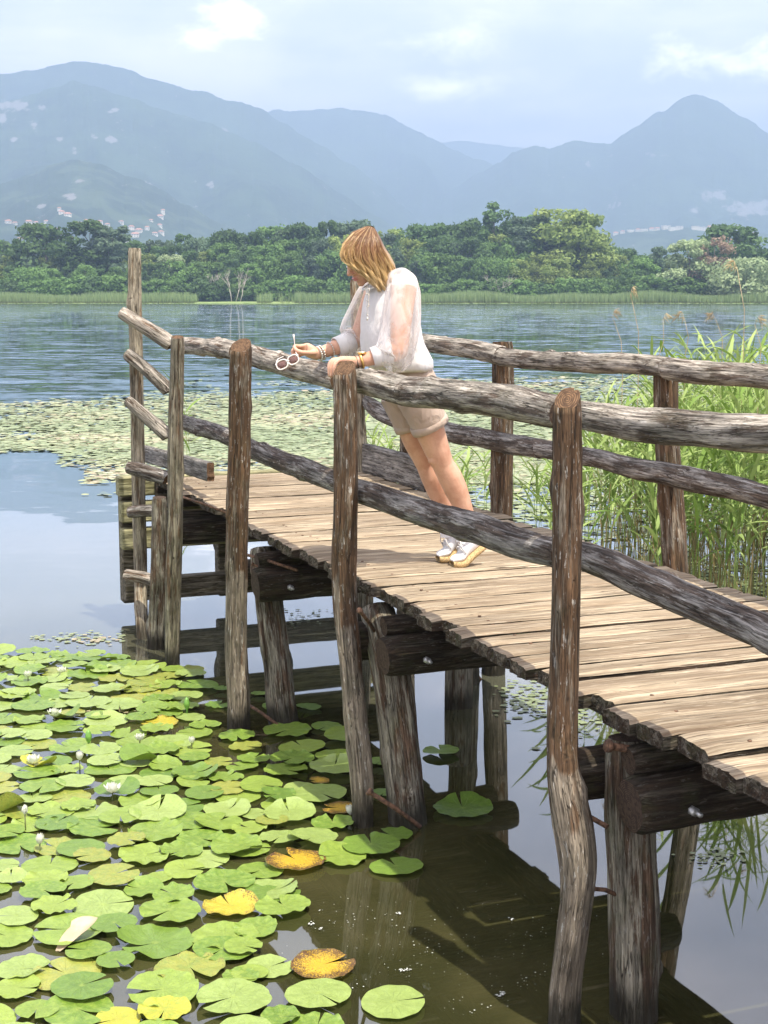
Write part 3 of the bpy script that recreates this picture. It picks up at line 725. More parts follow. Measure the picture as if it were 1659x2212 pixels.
def reed_fn(t, b, out, lo=(.16, .15, .06), hi=(.12, .19, .06), hi2=(.20, .25, .09)):
    s = t.sep(attr(t)); c = t.mix(s[0], hi, hi2); c = t.mix(t.smooth(s[1], .35, .0), c, lo)
    set_in(t, b, Base_Color=c, Roughness=.7, Specular_IOR_Level=.2)
    d = t.new('ShaderNodeBsdfTranslucent'); t.set(d.inputs[0], c)
    mx = t.new('ShaderNodeMixShader', i_0=.3); t.l.new(b.outputs[0], mx.inputs[1]); t.l.new(d.outputs[0], mx.inputs[2]); t.l.new(mx.outputs[0], out.inputs[0])
M['far_reed'] = material('far_reed_green', reed_fn, lo=(.15, .17, .06), hi=(.20, .29, .11), hi2=(.32, .40, .17))
def far_place(r):
    while True:
        x = r.uniform(-190, 190); px = CX + x / 425 * 3232
        dens = .5 + 1.1 * nz(x * .035, 7, 0) + (.4 if px > 930 else 0)
        if 590 < px < 640 or 430 < px < 560: dens -= .6
        if r.random() < dens + .15: break
    return Vector((x, shore_y(x) + r.uniform(.2, 11), .05))
blades('far_reed_belt', 48000, far_place, lambda r, p: (2.0 + 1.6 * max(0, .5 + nz(p.x * .06, 2, 0))) * r.uniform(.6, 1.1), .10, M['far_reed'], 'pale green reed belt lining the far shore', 'reeds', lean=.08, seed=4)

def weed_fn(t, b, out):
    s = t.sep(attr(t)); c = t.ramp(s[0], [(0, (.17, .22, .09)), (.45, (.24, .28, .14)), (.7, (.31, .32, .16)), (.92, (.34, .26, .17)), (1, (.40, .40, .25))])
    set_in(t, b, Base_Color=c, Roughness=.45, Specular_IOR_Level=.5)
M['weed'] = material('floating_weed_green', weed_fn)
def weed_density(x, y):
    px = CX + x / y * 3232; py = HOR + HW * 3232 / y
    top = interp([(-400, 905), (0, 872), (150, 862), (300, 850), (450, 838), (700, 832), (900, 828), (1100, 818), (1300, 810), (1700, 800)], px)
    bot = interp([(-400, 1030), (0, 1008), (100, 1012), (200, 1018), (320, 1010), (450, 1032), (700, 1060), (900, 1120), (1100, 1210), (1700, 1330)], px)
    d = min((py - top) / 16, (bot - py) / 45) + 2.2 * nz(x * .5, y * .3, 0) + 1.0 * nz(x * 1.6, y * .9, 4)
    if px < 110 and py > 930: d -= 1.2 * nz(x * .9, y * .45, 9) + (py - 930) / 90
    if px > 900: d -= .4 + (py - 960) / 170 
    return d
r = random.Random(11); vs = []; fs = []; gs = []
cnt = 0
for it in range(260000):
    py = r.uniform(796, 1300) if r.random() < .25 else r.uniform(800, 1050)
    y = HW * 3232 / (py - HOR); px = r.uniform(-350, 1850); x = (px - CX) / 3232 * y
    d = weed_density(x, y)
    if d < r.uniform(-.35, 1.7): continue
    R0 = r.uniform(.025, .08) * (1.0 if y < 20 else 1.25); n = 6; o = len(vs); a0 = r.uniform(0, 6.28); t = min(1, max(0, .35 + .55 * nz(x * .35, y * .35, 2) + r.gauss(0, .2)))
    if px < 400 and py > 940: t = min(1, t + .12)
    cnt += 1; z = .006 + r.random() * .012; tx, ty = r.gauss(0, .05), r.gauss(0, .05)
    for k in range(n):
        a = a0 + k * 2 * math.pi / n; rr = R0 * r.uniform(.8, 1.1); vs.append((x + rr * math.cos(a), y + rr * math.sin(a), z + rr * (tx * math.cos(a) + ty * math.sin(a)))); gs.append((t, 0, 0))
    fs.append(tuple(range(o, o + n)))
    if cnt > 62000: break
me = bpy.data.meshes.new('floating_weed'); me.from_pydata(vs, [], fs); me.materials.append(M['weed'])
at = me.attributes.new('gc', 'FLOAT_VECTOR', 'POINT'); at.data.foreach_set('vector', np.array(gs, np.float32).ravel())
o = bpy.data.objects.new('floating_weed', me); col.objects.link(o); tag(o, 'pale green mat of small floating leaves spread over the lake behind the pier', 'floating weed', None, 'stuff')

# ------------------------------------------------------------------ the pier
S0, S1 = -1.5, 9.84
pier = empty('pier', W3(5.0, 2.88, ZD), 'weathered wooden pier with log railings running out over the lake', 'pier')
LE, RE = 2.20, 3.60       # left and right edges of the deck
mb = MB(); dr = random.Random(3)
s = S1; ntail = 0
while s > S0:
    w = dr.uniform(.135, .178); gap = dr.choice([.008, .012, .016, .024]); th = .05
    l0 = LE + dr.uniform(-.03, .03) - (.03 if dr.random() < .15 else 0); l1 = RE + dr.uniform(-.03, .03)
    zt = ZD + dr.uniform(-.006, .004); skew = dr.uniform(-.008, .008); tilt = dr.uniform(-.004, .004); crown = dr.uniform(-.003, .004)
    g0 = (dr.uniform(0, 30), dr.uniform(0, 30), dr.uniform(0, 30)); sd = dr.uniform(0, 99)
    nl, nw = 60, 8
    if s < 1.5: nl = 16
    ring = []
    for i in range(nl + 1):
        q = i / nl
        q = q if nl < 30 else (q * q * .35 + q * .65)
        la = l0 + (l1 - l0) * q; row = []
        er0 = w * .5 * (1 + .035 * nz(la * 3, sd, 0) + .02 * nz(la * 14, sd, 1)); er1 = w * .5 * (1 + .035 * nz(la * 3, sd, 7) + .02 * nz(la * 14, sd, 8))
        endw = min(1, (la - l0) / .05)
        for k in range(nw + 1):
            kk = k / nw * 2 - 1
            off = kk * (er0 if kk < 0 else er1) * (.93 + .07 * endw)
            bev = .0075 * max(0, abs(kk) - .86) / .14
            zz = zt + tilt * kk + crown * (1 - kk * kk) - bev + .0022 * nz(la * 5, off * 60, sd) + .0014 * nz(la * 18, off * 160, sd) - (1 - endw) * (.005 + .005 * nz(off * 80, sd, 3))
            ll = la + (.011 * nz(off * 42, sd, 5) + .008 * nz(off * 120, sd, 9)) * (1 if i == 0 else max(0, 1 - q * 12))
            row.append((W3(s - w / 2 + off + skew * (la - l0) , ll, zz), (g0[0] + off, g0[1], g0[2] + ll)))
        ring.append(row)
    vs = []; gs = []
    for row in ring:
        for p, g in row: vs.append(p); gs.append(g)
    T = nw + 1
    fs = [(i * T + k, i * T + k + 1, (i + 1) * T + k + 1, (i + 1) * T + k) for i in range(nl) for k in range(nw)]
    fs = [tuple(reversed(f)) for f in fs]
    mb.add(vs, fs, gs, 0)
    # underside and edges
    vs2 = []; gs2 = []
    for i in (0, 1, nl // 2, nl):
        for k in (0, nw):
            p, g = ring[i][k]; vs2.append(p); gs2.append(g); vs2.append(Vector((p.x, p.y, zt - th))); gs2.append((g[0], g[1] + th, g[2]))
    f2 = []
    for i in range(3):
        a = i * 4; f2 += [(a, a + 1, a + 5, a + 4), (a + 2, a + 6, a + 7, a + 3), (a + 1, a + 3, a + 7, a + 5)]
    mb.add(vs2, f2, gs2, 1, smooth=False)
    # ragged end faces
    for i, fl in ((0, 1), (nl, -1)):
        vs3 = []; gs3 = []
        for k in range(nw + 1):
            p, g = ring[i][k]
            for m_ in range(3):
                q = m_ / 2; zb = p.z * (1 - q) + (zt - th) * q
                pp = Vector((p.x, p.y, zb)) + V * (fl * (.009 * nz(k * 1.7, m_ * 2.2, sd)) if m_ else 0)
                vs3.append(pp); gs3.append((g[0], g[1] + q * th, g[2] * .2))
        f3 = [(k * 3 + m_, k * 3 + m_ + 1, k * 3 + m_ + 4, k * 3 + m_ + 3) for k in range(nw) for m_ in range(2)]
        if fl < 0: f3 = [tuple(reversed(f)) for f in f3]
        mb.add(vs3, f3, gs3, 1, smooth=False)
    # nail heads
    if s > 1.5:
        for la in (LE + .16, RE - .16):
            for e in (-.28, .3):
                if dr.random() < .7:
                    p = W3(s - w / 2 + e * w, la + dr.uniform(-.02, .02), zt - .0015); mb.tube([p, p + Z * .003], .0065, 8, mi=2)
    s -= w + gap
mb.build('deck', [M['deck'], M['deck_end'], M['rust']], pier)

def stringer(lat, z0, z1, w, name='stringer'):
    mb = MB(); n = 40; c = []
    for i in range(n):
        a = S0 + (S1 - .02 - S0) * i / n; b = S0 + (S1 - .02 - S0) * (i + 1) / n
        c.append((a, b))
    pts = [W3(S0, lat, (z0 + z1) / 2), W3((S0 + S1) / 2, lat + .01, (z0 + z1) / 2), W3(S1 - .03, lat, (z0 + z1) / 2)]
    P, _ = resample(pts, [1, 1, 1], .12); vs = []; gs = []
    for i, p in enumerate(P):
        for (j, k) in ((-1, -1), (1, -1), (1, 1), (-1, 1)):
            vs.append(p + V * (j * w / 2 + .006 * nz(i * .4, j, k)) + Z * (k * (z1 - z0) / 2 + .006 * nz(i * .4, j + 5, k))); gs.append((j * w / 2, k * .06, i * .12 + lat))
    fs = [(i * 4 + j, i * 4 + (j + 1) % 4, i * 4 + 4 + (j + 1) % 4, i * 4 + 4 + j) for i in range(len(P) - 1) for j in range(4)]
    fs += [(3, 2, 1, 0), tuple((len(P) - 1) * 4 + j for j in range(4))]
    mb.add(vs, [tuple(reversed(f)) for f in fs], gs, 0, smooth=False)
    mb.build(name, M['beam'], pier)
for la in (LE + .28, 2.9, RE - .20): stringer(la, .80, .926, .10)

def pole(name, path, lat, mats, seed, water=True, rs=1.0, plane=PL, below=.5, label=None, **kw):
    """path = (px, py, width px) read down the pole; the last point is its waterline when water is set"""
    if water:
        w0 = PZ(path[-1][0], path[-1][1], 0.0); lat = w0.dot(V) if lat is None else lat
        pts = [plane(a, b, lat) for a, b, c in path[:-1]] + [w0]
    else: pts = [plane(a, b, lat) for a, b, c in path]
    rads = [c / 2 * p.y / 3232 * rs for p, (a, b, c) in zip(pts, path)]
    if water:
        d = (pts[-1] - pts[-2]); d = d / d.length if d.length > 0 else -Z
        pts.append(pts[-1] + Vector((d.x, d.y, d.z)) * below); rads.append(rads[-1])
    mb = MB(); log_mesh(mb, pts, rads, seed, **kw)
    o = mb.build(name, mats, pier)
    if label: o['label'] = label
    return o, pts
pm_ = [M['post'], M['end']]; pg_ = [M['post_grey'], M['end']]; pl_ = [M['pile'], M['end_dark']]
seg = dict(seg=56, step=.022)
_, pD = pole('post', [(1226, 862, 62), (1224, 1000, 64), (1222, 1200, 66), (1216, 1500, 70), (1217, 1640, 72), (1226, 1710, 82), (1238, 1780, 94), (1248, 1860, 90), (1246, 1930, 82), (1236, 2020, 76), (1224, 2110, 72), (1216, 2216, 72)], None, pm_, 3, cracks=3, knots=9, cut=(.75, 0), cdepth=.24, rough=.075, **seg)
_, pC = pole('post', [(744, 797, 50), (746, 900, 52), (745, 1100, 54), (744, 1290, 55), (757, 1430, 52), (770, 1560, 54), (782, 1690, 52), (786, 1782, 46)], None, pm_, 8, cracks=2, knots=8, cut=(.7, 0), rough=.07, **seg)
_, pB = pole('post', [(521, 746, 48), (519, 850, 48), (516, 1000, 50), (512, 1200, 50), (511, 1400, 50), (514, 1500, 50), (516, 1574, 50)], None, pm_, 12, cracks=3, knots=7, cut=(.5, 0), rough=.07, **seg)
_, pA = pole('post', [(383, 728, 29), (381, 850, 32), (380, 1000, 34), (377, 1200, 36), (374, 1340, 35), (374, 1434, 32)], None, pg_, 15, cracks=2, knots=6, cut=(.1, 0), rough=.08, **seg)
_, pL = pole('tall_post', [(291, 536, 28), (292, 650, 29), (294, 760, 29), (297, 900, 30), (300, 1100, 30), (304, 1260, 30), (307, 1378, 28)], 9.53, [M['post_tall'], M['end_pale']], 21, cracks=3, knots=5, rough=.035, seg=44, step=.025, plane=PS)
# right-hand row
latR = RE + .08
def postR(path, seed, lat=latR, mats=pm_, down=1.4, **kw):
    pts = [PL(a, b, lat) for a, b, c in path]; rads = [c / 2 * p.y / 3232 for p, (a, b, c) in zip(pts, path)]
    d = (pts[-1] - pts[-2]).normalized(); k = (pts[-1].z + .5) / max(.2, -d.z); pts.append(pts[-1] + d * k); rads.append(rads[-1])
    mb = MB(); log_mesh(mb, pts, rads, seed, seg=44, step=.03, **kw); mb.build('post', mats, pier); return pts
postR([(1436, 775, 52), (1440, 900, 54), (1448, 1060, 55), (1462, 1240, 56)], 31, cracks=3, knots=5)
postR([(1085, 738, 46), (1086, 900, 48), (1083, 1113, 50), (1072, 1330, 52)], 33, cracks=3, knots=6)
postR([(884, 745, 36), (882, 900, 36), (880, 1050, 38)], 36, cracks=2)
p0_ = W3(3.3, latR, ZD + .95); mb = MB(); log_mesh(mb, [p0_, W3(3.3, latR, .9), W3(3.3, latR, -.5)], [.055] * 3, 39, seg=30, step=.05); mb.build('post', pm_, pier)
mb = MB(); log_mesh(mb, [W3(1.2, 2.12, ZD + 1), W3(1.2, 2.12, .9), W3(1.2, 2.12, -.5)], [.055] * 3, 40, seg=30, step=.05); mb.build('post', pm_, pier)
mb = MB(); log_mesh(mb, [PS(769, 604, 9.62), PS(774, 800, 9.62), PS(780, 950, 9.62), PS(786, 1100, 9.62), PS(796, 1390, 9.62)], [.040, .038, .038, .04, .042], 42, seg=36, step=.03); mb.build('tall_post', [M['post_tall'], M['end_pale']], pier)

def rail(path, lat, mats, seed, name='rail', ext=None, seg=48, step=.024, **kw):
    """path = (px, py, width px); lat float or one per point"""
    la = lat if hasattr(lat, '__len__') else [lat] * len(path)
    pts = [PL(a, b, l) for (a, b, c), l in zip(path, la)]; rads = [c / 2 * p.y / 3232 for p, (a, b, c) in zip(pts, path)]
    if ext is not None: pts.append(W3(ext, pts[-1].dot(V), pts[-1].z + .01)); rads.append(rads[-1])
    mb = MB(); log_mesh(mb, pts, rads, seed, seg=seg, step=step, **kw); return mb.build(name, mats, pier)
mr = [M['rail'], M['end_dark']]; mp = [M['rail_pale'], M['end']]; md = [M['rail_dark'], M['end_dark']]
LR = 2.20
kw = dict(bend=.012, rough=.085)
rail([(386, 744, 33), (430, 747, 38), (470, 751, 40), (512, 760, 42)], LR, mp, 51, cracks=2, knots=4, **kw)
rail([(528, 765, 44), (560, 771, 46), (620, 787, 49), (668, 801, 50), (738, 819, 52)], LR, mp, 52, cracks=2, knots=7, **kw)
rail([(752, 817, 52), (800, 826, 58), (864, 839, 62), (989, 856, 70), (1083, 868, 78), (1150, 880, 78), (1216, 893, 76)], LR, mr, 53, cracks=4, knots=8, **kw)
rail([(1240, 893, 60), (1290, 902, 66), (1404, 922, 75), (1538, 932, 84), (1656, 937, 88), (1850, 955, 96)], LR, mr, 54, ext=1.1, cracks=3, knots=7, **kw)
rail([(386, 906, 30), (430, 921, 36), (470, 935, 36), (512, 950, 38)], LR, md, 55, cracks=2, knots=5, **kw)
rail([(520, 955, 36), (560, 975, 42), (620, 1000, 46), (740, 1045, 50)], LR, md, 56, cracks=2, knots=6, **kw)
rail([(757, 1056, 50), (800, 1068, 58), (880, 1095, 60), (960, 1122, 66), (1020, 1140, 70), (1100, 1163, 66), (1216, 1200, 68)], LR, md, 57, cracks=3, knots=7, cdepth=.22, **kw)
rail([(1246, 1196, 62), (1300, 1216, 66), (1360, 1241, 70), (1471, 1290, 76), (1560, 1325, 80), (1639, 1357, 82), (1800, 1425, 92)], LR, md, 58, ext=1.1, cracks=3, knots=7, cut=(.25, 0), **kw)
RR = RE + .02
rail([(760, 722, 32), (840, 732, 34), (914, 741, 37), (1021, 757, 40), (1084, 768, 41)], RR, mr, 61, cracks=2, knots=5, **kw)
rail([(1080, 768, 41), (1135, 776, 41), (1269, 784, 44), (1404, 791, 46), (1450, 795, 46)], RR, mr, 62, cracks=3, knots=5, **kw)
rail([(1440, 797, 50), (1538, 806, 52), (1656, 818, 54), (1900, 840, 62)], RR, mr, 63, ext=3.1, cracks=3, knots=5, **kw)
rail([(784, 862, 20), (800, 873, 30), (822, 889, 38), (880, 912, 40), (959, 929, 42), (1068, 952, 46), (1172, 972, 44)], RR, md, 64, cracks=3, knots=5, **kw)
rail([(1160, 968, 40), (1200, 975, 42), (1269, 989, 40), (1404, 1017, 48), (1538, 1046, 52), (1656, 1075, 52), (1900, 1130, 60)], RR, md, 65, ext=3.1, cracks=3, knots=5, **kw)
# short rails between the last post and the tall post
latA = pA[-1].dot(V); 
def stub(path, mats, seed, s0=9.22, s1=9.42, cut=0.0):
    (a, b, w0), (c, d, w1) = path
    p0, p1 = PS(a, b, s0), PS(c, d, s1); mb = MB()
    log_mesh(mb, [p0, p0.lerp(p1, .5) + Z * .004, p1], [w0 / 2 * p0.y / 3232, (w0 + w1) / 4 * p0.y / 3232, w1 / 2 * p1.y / 3232], seed, seg=40, step=.02, cracks=2, knots=3, cut=(cut, 0), rough=.07, bend=.008)
    mb.build('rail', mats, pier)
stub([(374, 744, 34), (262, 674, 27)], [M['rail_pale'], M['end_dark']], 71, cut=.3)
stub([(366, 846, 33), (274, 764, 26)], [M['rail'], M['end_dark']], 72, cut=.5)
stub([(366, 944, 31), (276, 864, 24)], [M['rail'], M['end']], 73, cut=.5)
stub([(362, 1033, 34), (276, 1010, 27)], [M['rail_dark'], M['end']], 74, cut=.4)
stub([(336, 1103, 28), (278, 1106, 27)], [M['rail_dark'], M['end_dark']], 75, s0=9.3)
stub([(352, 1260, 28), (272, 1240, 26)], [M['rail_pale'], M['end_dark']], 76, cut=.3)

# kick boards near the pier end
def board(name, pts, h, th, seed, mats, rag=(0, 0), step=.02):
    """plank on edge along pts (centre line), ragged broken ends"""
    P, _ = resample(pts, [1] * len(pts), step); n = len(P); mb = MB(); vs = []; gs = []; nh = 8
    d = (P[-1] - P[0]).normalized(); nn = d.cross(Z).normalized()
    for side in (-1, 1):
        for i, p in enumerate(P):
            for k in range(nh + 1):
                kk = k / nh * 2 - 1; e = 0
                if i == 0: e = -rag[0] * (1 + nz(k * 1.3, seed, 0) * 1.6)
                if i == n - 1: e = rag[1] * (1 + nz(k * 1.3, seed, 5) * 1.6)
                vs.append(p + Z * (kk * h / 2 + .004 * nz(i * .12, seed, k > 4)) + nn * (side * (th / 2 - .003 * (abs(kk) > .95)) + .002 * nz(i * .2, k * 1.2, seed)) + d * e); gs.append((kk * h / 2, side * th / 2, i * step + seed))
    m = n * (nh + 1); fs = []
    for i in range(n - 1):
        for k in range(nh):
            a = i * (nh + 1) + k; fs.append((a, a + 1, a + nh + 2, a + nh + 1)); fs.append((m + a, m + a + nh + 1, m + a + nh + 2, m + a + 1))
        a = i * (nh + 1); fs.append((a, a + nh + 1, m + a + nh + 1, m + a)); a += nh; fs.append((a, m + a, m + a + nh + 1, a + nh + 1))
    mb.add(vs, fs, gs, 0)
    fe = []
    for k in range(nh):
        fe.append((k, m + k, m + k + 1, k + 1)); a = (n - 1) * (nh + 1) + k; fe.append((a, a + 1, m + a + 1, m + a))
    mb.add(vs, fe, gs, 1, smooth=False)
    return mb.build(name, mats, pier)
LB = 2.26
board('kick_board', [PL(306, 978, LB), PL(380, 998, LB), PL(454, 1019, LB)], .115, .045, 5, [M['board'], M['end']], rag=(0, .012))
o = board('kick_board', [PL(758, 981, RE), PL(840, 1003, RE), PL(924, 1029, RE)], .20, .05, 9, [M['board'], M['end_dark']])

# trestles: piles, cross beams, iron rods
pole('pile', [(345, 1074, 32), (345, 1200, 36), (341, 1399, 48)], None, pl_, 81, cracks=3, knots=3, seg=44, step=.03)
_, p2 = pole('pile', [(567, 1184, 60), (575, 1260, 62), (592, 1400, 60), (604, 1500, 64), (613, 1566, 66)], None, pl_, 82, cracks=4, knots=4, rough=.09, cdepth=.2, **seg)
_, p3 = pole('pile', [(814, 1312, 74), (846, 1460, 84), (862, 1600, 84), (880, 1776, 84)], None, pl_, 83, cracks=4, knots=4, rough=.09, cdepth=.2, **seg)
_, p4 = pole('pile', [(1362, 1592, 104), (1364, 1750, 112), (1370, 1950, 112), (1372, 2190, 112)], None, pl_, 84, cracks=5, knots=5, rough=.09, cdepth=.24, **seg)
pole('pile', [(990, 1400, 60), (990, 1526, 64)], None, pl_, 85, cracks=3, seg=36, step=.03)
for (s_, sd) in ((7.55, 86), (9.3, 87), (4.15, 88)):
    mb = MB(); log_mesh(mb, [W3(s_, 3.42, .9), W3(s_, 3.44, .3), W3(s_, 3.45, -.5)], [.075, .08, .085], sd, seg=32, step=.04, cracks=3); mb.build('pile', pl_, pier)
for l_ in (2.3, 3.45):
    mb = MB(); log_mesh(mb, [W3(1.4, l_, .9), W3(1.4, l_, .3), W3(1.4, l_, -.5)], [.075, .08, .085], 89, seg=28, step=.05, cracks=3); mb.build('pile', pl_, pier)
def crossbeam(s_, z, r, l0, l1, seed, name='cross_beam', mats=None):
    mb = MB(); log_mesh(mb, [W3(s_, l0, z), W3(s_, (l0 + l1) / 2, z + .005), W3(s_, l1, z)], [r, r * 1.03, r * .97], seed, seg=44, step=.03, cracks=2, knots=4, rough=.09, cut=(.1, 0)); return mb.build(name, mats or [M['beam'], M['end_dark']], pier)
def sOf(p): return p.dot(U)
for (pp, rp, sd) in ((p2, .07, 91), (p3, .08, 95), (p4, .08, 99)):
    q = next(p for p in pp if p.z < .75); sb = sOf(q); lb = q.dot(V)
    crossbeam(sb - rp - .068, .715, .086, lb - .10, 3.62, sd); crossbeam(sb + rp + .070, .715, .082, lb - .16, 3.62, sd + 1)
    crossbeam(sb - rp - .03, .835, .045, lb - .08, 3.3, sd + 2)
    p_ = W3(sb - rp - .068 - .087, lb + .06, .71); mb = MB(); mb.tube([p_ + U * .02, p_ - U * .022], .015, 6); mb.tube([p_ - U * .02, p_ - U * .05], .008, 10); mb.build('bolt', M['bolt'], pier)
crossbeam(9.12, .715, .085, 2.16, 3.62, 103); crossbeam(9.42, .715, .085, 2.1, 3.62, 104)
# fender of horizontal timbers across the pier end
for (z0, z1, l0, m_) in ((.85, .985, 1.935, 'fender'), (.67, .81, 1.95, 'fender'), (.485, .625, 1.95, 'fender'), (.125, .275, 1.965, 'fender_wet')):
    mb = MB(); mb.box(W3(9.95, (l0 + 3.85) / 2, (z0 + z1) / 2), V * (3.85 - l0) / 2, U * .055, Z * (z1 - z0) / 2); o = mb.build('fender_timber', M[m_], pier)
    bv = o.modifiers.new('bevel', 'BEVEL'); bv.width = .012; bv.segments = 2
for l_ in (2.04, 2.72, 3.7):
    mb = MB(); mb.box(W3(10.065, l_, .47), V * .07, U * .055, Z * .38); o = mb.build('fender_upright', M['fender_wet'], pier)
    bv = o.modifiers.new('bevel', 'BEVEL'); bv.width = .01
mb = MB(); mb.box(W3(9.86, 2.9, .86), V * .72, U * .03, Z * .09); mb.build('end_beam', M['beam'], pier)
# rods tying posts and piles
def rod(a, b, r=.0085, name='iron_rod'):
    m = a.lerp(b, .5) + Z * .006; mb = MB(); mb.tube([a, m, b], r, 8); mb.tube([a - (b - a).normalized() * .012, a], r * 1.7, 8); mb.build(name, M['rust'], pier)
def on(pp, py):  # point on a pole centre line at picture height py
    best = min(pp, key=lambda p: abs(HOR + (HW - p.z) * 3232 / p.y - py)); return best
rod(PL(500, 1190, 2.06), PL(642, 1232, 2.28)); rod(PL(525, 1515, 2.06), PS(608, 1572, sOf(p2[-2]) - .09))
rod(PL(1216, 1740, 2.10), PS(1312, 1786, sOf(p4[0]) - .1), .008); rod(PL(800, 1712, 2.08), PS(908, 1786, sOf(p3[-2]) - .1), .010)
rod(PL(376, 1068, 2.02), PL(500, 1112, 2.24), .007); rod(PL(548, 1220, 2.12), PL(630, 1262, 2.3), .006)
rod(PS(1318, 1612, sOf(p4[0]) - .11), PS(1490, 1645, sOf(p4[0]) - .1), .012); rod(PL(778, 1320, 2.08), PL(816, 1375, 2.25), .008)
rod(PL(1282, 1920, 2.14), PS(1330, 1932, sOf(p4[0]) - .05), .007); rod(PL(358, 1335, 2.06), PL(326, 1398, 2.1), .009)
rod(PL(1020, 1445, 3.5), PL(1060, 1500, 3.62), .009)

def tyre():
    c = W3(10.19, 2.95, .50); mb = MB(); n, m = 40, 12; vs = []
    for i in range(n):
        a = 2 * math.pi * i / n; d = V * math.cos(a) + Z * math.sin(a)
        for j in range(m):
            w = 2 * math.pi * j / m; rr = .235 + .065 * math.cos(w) * (1 if math.cos(w) > 0 else .7)
            vs.append(c + d * rr + U * (.075 * math.sin(w)))
    fs = [(i * m + j, ((i + 1) % n) * m + j, ((i + 1) % n) * m + (j + 1) % m, i * m + (j + 1) % m) for i in range(n) for j in range(m)]
    mb.add(vs, fs); o = mb.build('tyre', M['rubber'], None, origin=tuple(c)); tag(o, 'black tyre hung as a bumper at the lake end of the pier', 'tyre')
tyre()

# ------------------------------------------------------------------ the woman at the railing
def skin_fn(t, b, out):
    p = t.new('ShaderNodeNewGeometry').outputs['Position']; n = t.noise(p, 11, 5, .65)
    set_in(t, b, Base_Color=t.mix(t.smooth(n, .3, .7), (.53, .28, .18), (.68, .41, .28)), Roughness=.48, Specular_IOR_Level=.4, Subsurface_Weight=.12, Subsurface_Scale=.02)
    b.inputs['Subsurface Radius'].default_value = (1, .35, .2)
M['skin'] = material('skin', skin_fn)
def cloth_fn(t, b, out, c=(.8, .8, .8), sheer=0.0, fold=.004, sc=12, rough=.85):
    g = t.new('ShaderNodeNewGeometry').outputs['Position']
    n = t.noise(t.scalev(g, (1, 1, .45)), sc, 4, .55, .8); w = t.noise(g, 260, 2)
    set_in(t, b, Base_Color=t.mix(t.smooth(n, .3, .7), tuple(q * .93 for q in c), c), Roughness=rough, Specular_IOR_Level=.2, Sheen_Weight=.2)
    t.set(b.inputs['Normal'], t.bump(t.math('ADD', n, t.math('MULTIPLY', w, .05)), 1.0, fold))
    tr = t.new('ShaderNodeBsdfTranslucent'); t.set(tr.inputs[0], c)
    mx = t.new('ShaderNodeMixShader', i_0=.18); t.l.new(b.outputs[0], mx.inputs[1]); t.l.new(tr.outputs[0], mx.inputs[2]); res = mx
    if sheer:
        tp = t.new('ShaderNodeBsdfTransparent'); lw = t.new('ShaderNodeLayerWeight', i_Blend=.35)
        f = t.math('SUBTRACT', sheer, t.math('ADD', t.math('MULTIPLY', lw.outputs['Facing'], .75), t.math('MULTIPLY', t.smooth(n, .42, .62), .30)), clamp=True)
        m2 = t.new('ShaderNodeMixShader'); t.set(m2.inputs[0], f); t.l.new(mx.outputs[0], m2.inputs[1]); t.l.new(tp.outputs[0], m2.inputs[2]); res = m2
    t.l.new(res.outputs[0], out.inputs[0])
M['blouse'] = material('white_cotton', cloth_fn, c=(.86, .83, .80), fold=.016, sc=13)
M['sheer'] = material('sheer_white_voile', cloth_fn, c=(.86, .82, .79), sheer=.94, fold=.014, sc=11)
M['cuff'] = material('white_cuff', cloth_fn, c=(.86, .84, .81), fold=.003, sc=30)
M['shorts'] = material('beige_linen', cloth_fn, c=(.60, .47, .37), fold=.014, sc=22)
M['shoe'] = material('white_canvas', cloth_fn, c=(.83, .83, .84), fold=.003, sc=40)
M['jute'] = material('jute_sole', simple_fn, c=(.52, .36, .17), rough=.9, var=.35, sc=160, bump=.004)
M['lace'] = material('grey_lace', simple_fn, c=(.62, .60, .58), rough=.8)
M['gold'] = material('gold_metal', simple_fn, c=(.72, .48, .16), rough=.3, metal=.9)
M['silver'] = material('silver_metal', simple_fn, c=(.62, .58, .50), rough=.35, metal=.8)
M['dial'] = material('watch_dial', simple_fn, c=(.75, .75, .72), rough=.15)
M['lip'] = material('lip', simple_fn, c=(.48, .16, .14), rough=.4)
M['eye_white'] = material('eye_white', simple_fn, c=(.75, .72, .70), rough=.2)
M['iris'] = material('brown_iris', simple_fn, c=(.09, .05, .03), rough=.15)
def hair_fn(t, b, out):
    s = t.sep(attr(t)); n = s[1]
    c = t.ramp(s[0], [(0, (.13, .062, .028)), (.28, (.24, .115, .045)), (.5, (.40, .245, .095)), (.76, (.66, .46, .20)), (1, (.80, .62, .34))])
    c = t.mix(t.math('MULTIPLY', t.smooth(n, .45, .0), .62), c, (.14, .062, .025)); c = t.mix(t.math('MULTIPLY', t.smooth(n, .72, 1.0), .5), c, (.86, .64, .33))
    set_in(t, b, Base_Color=c, Roughness=.38, Specular_IOR_Level=.5)
    d = t.new('ShaderNodeBsdfTranslucent'); t.set(d.inputs[0], c); mx = t.new('ShaderNodeMixShader', i_0=.15)
    t.l.new(b.outputs[0], mx.inputs[1]); t.l.new(d.outputs[0], mx.inputs[2]); t.l.new(mx.outputs[0], out.inputs[0])
M['hair'] = material('blonde_hair', hair_fn)

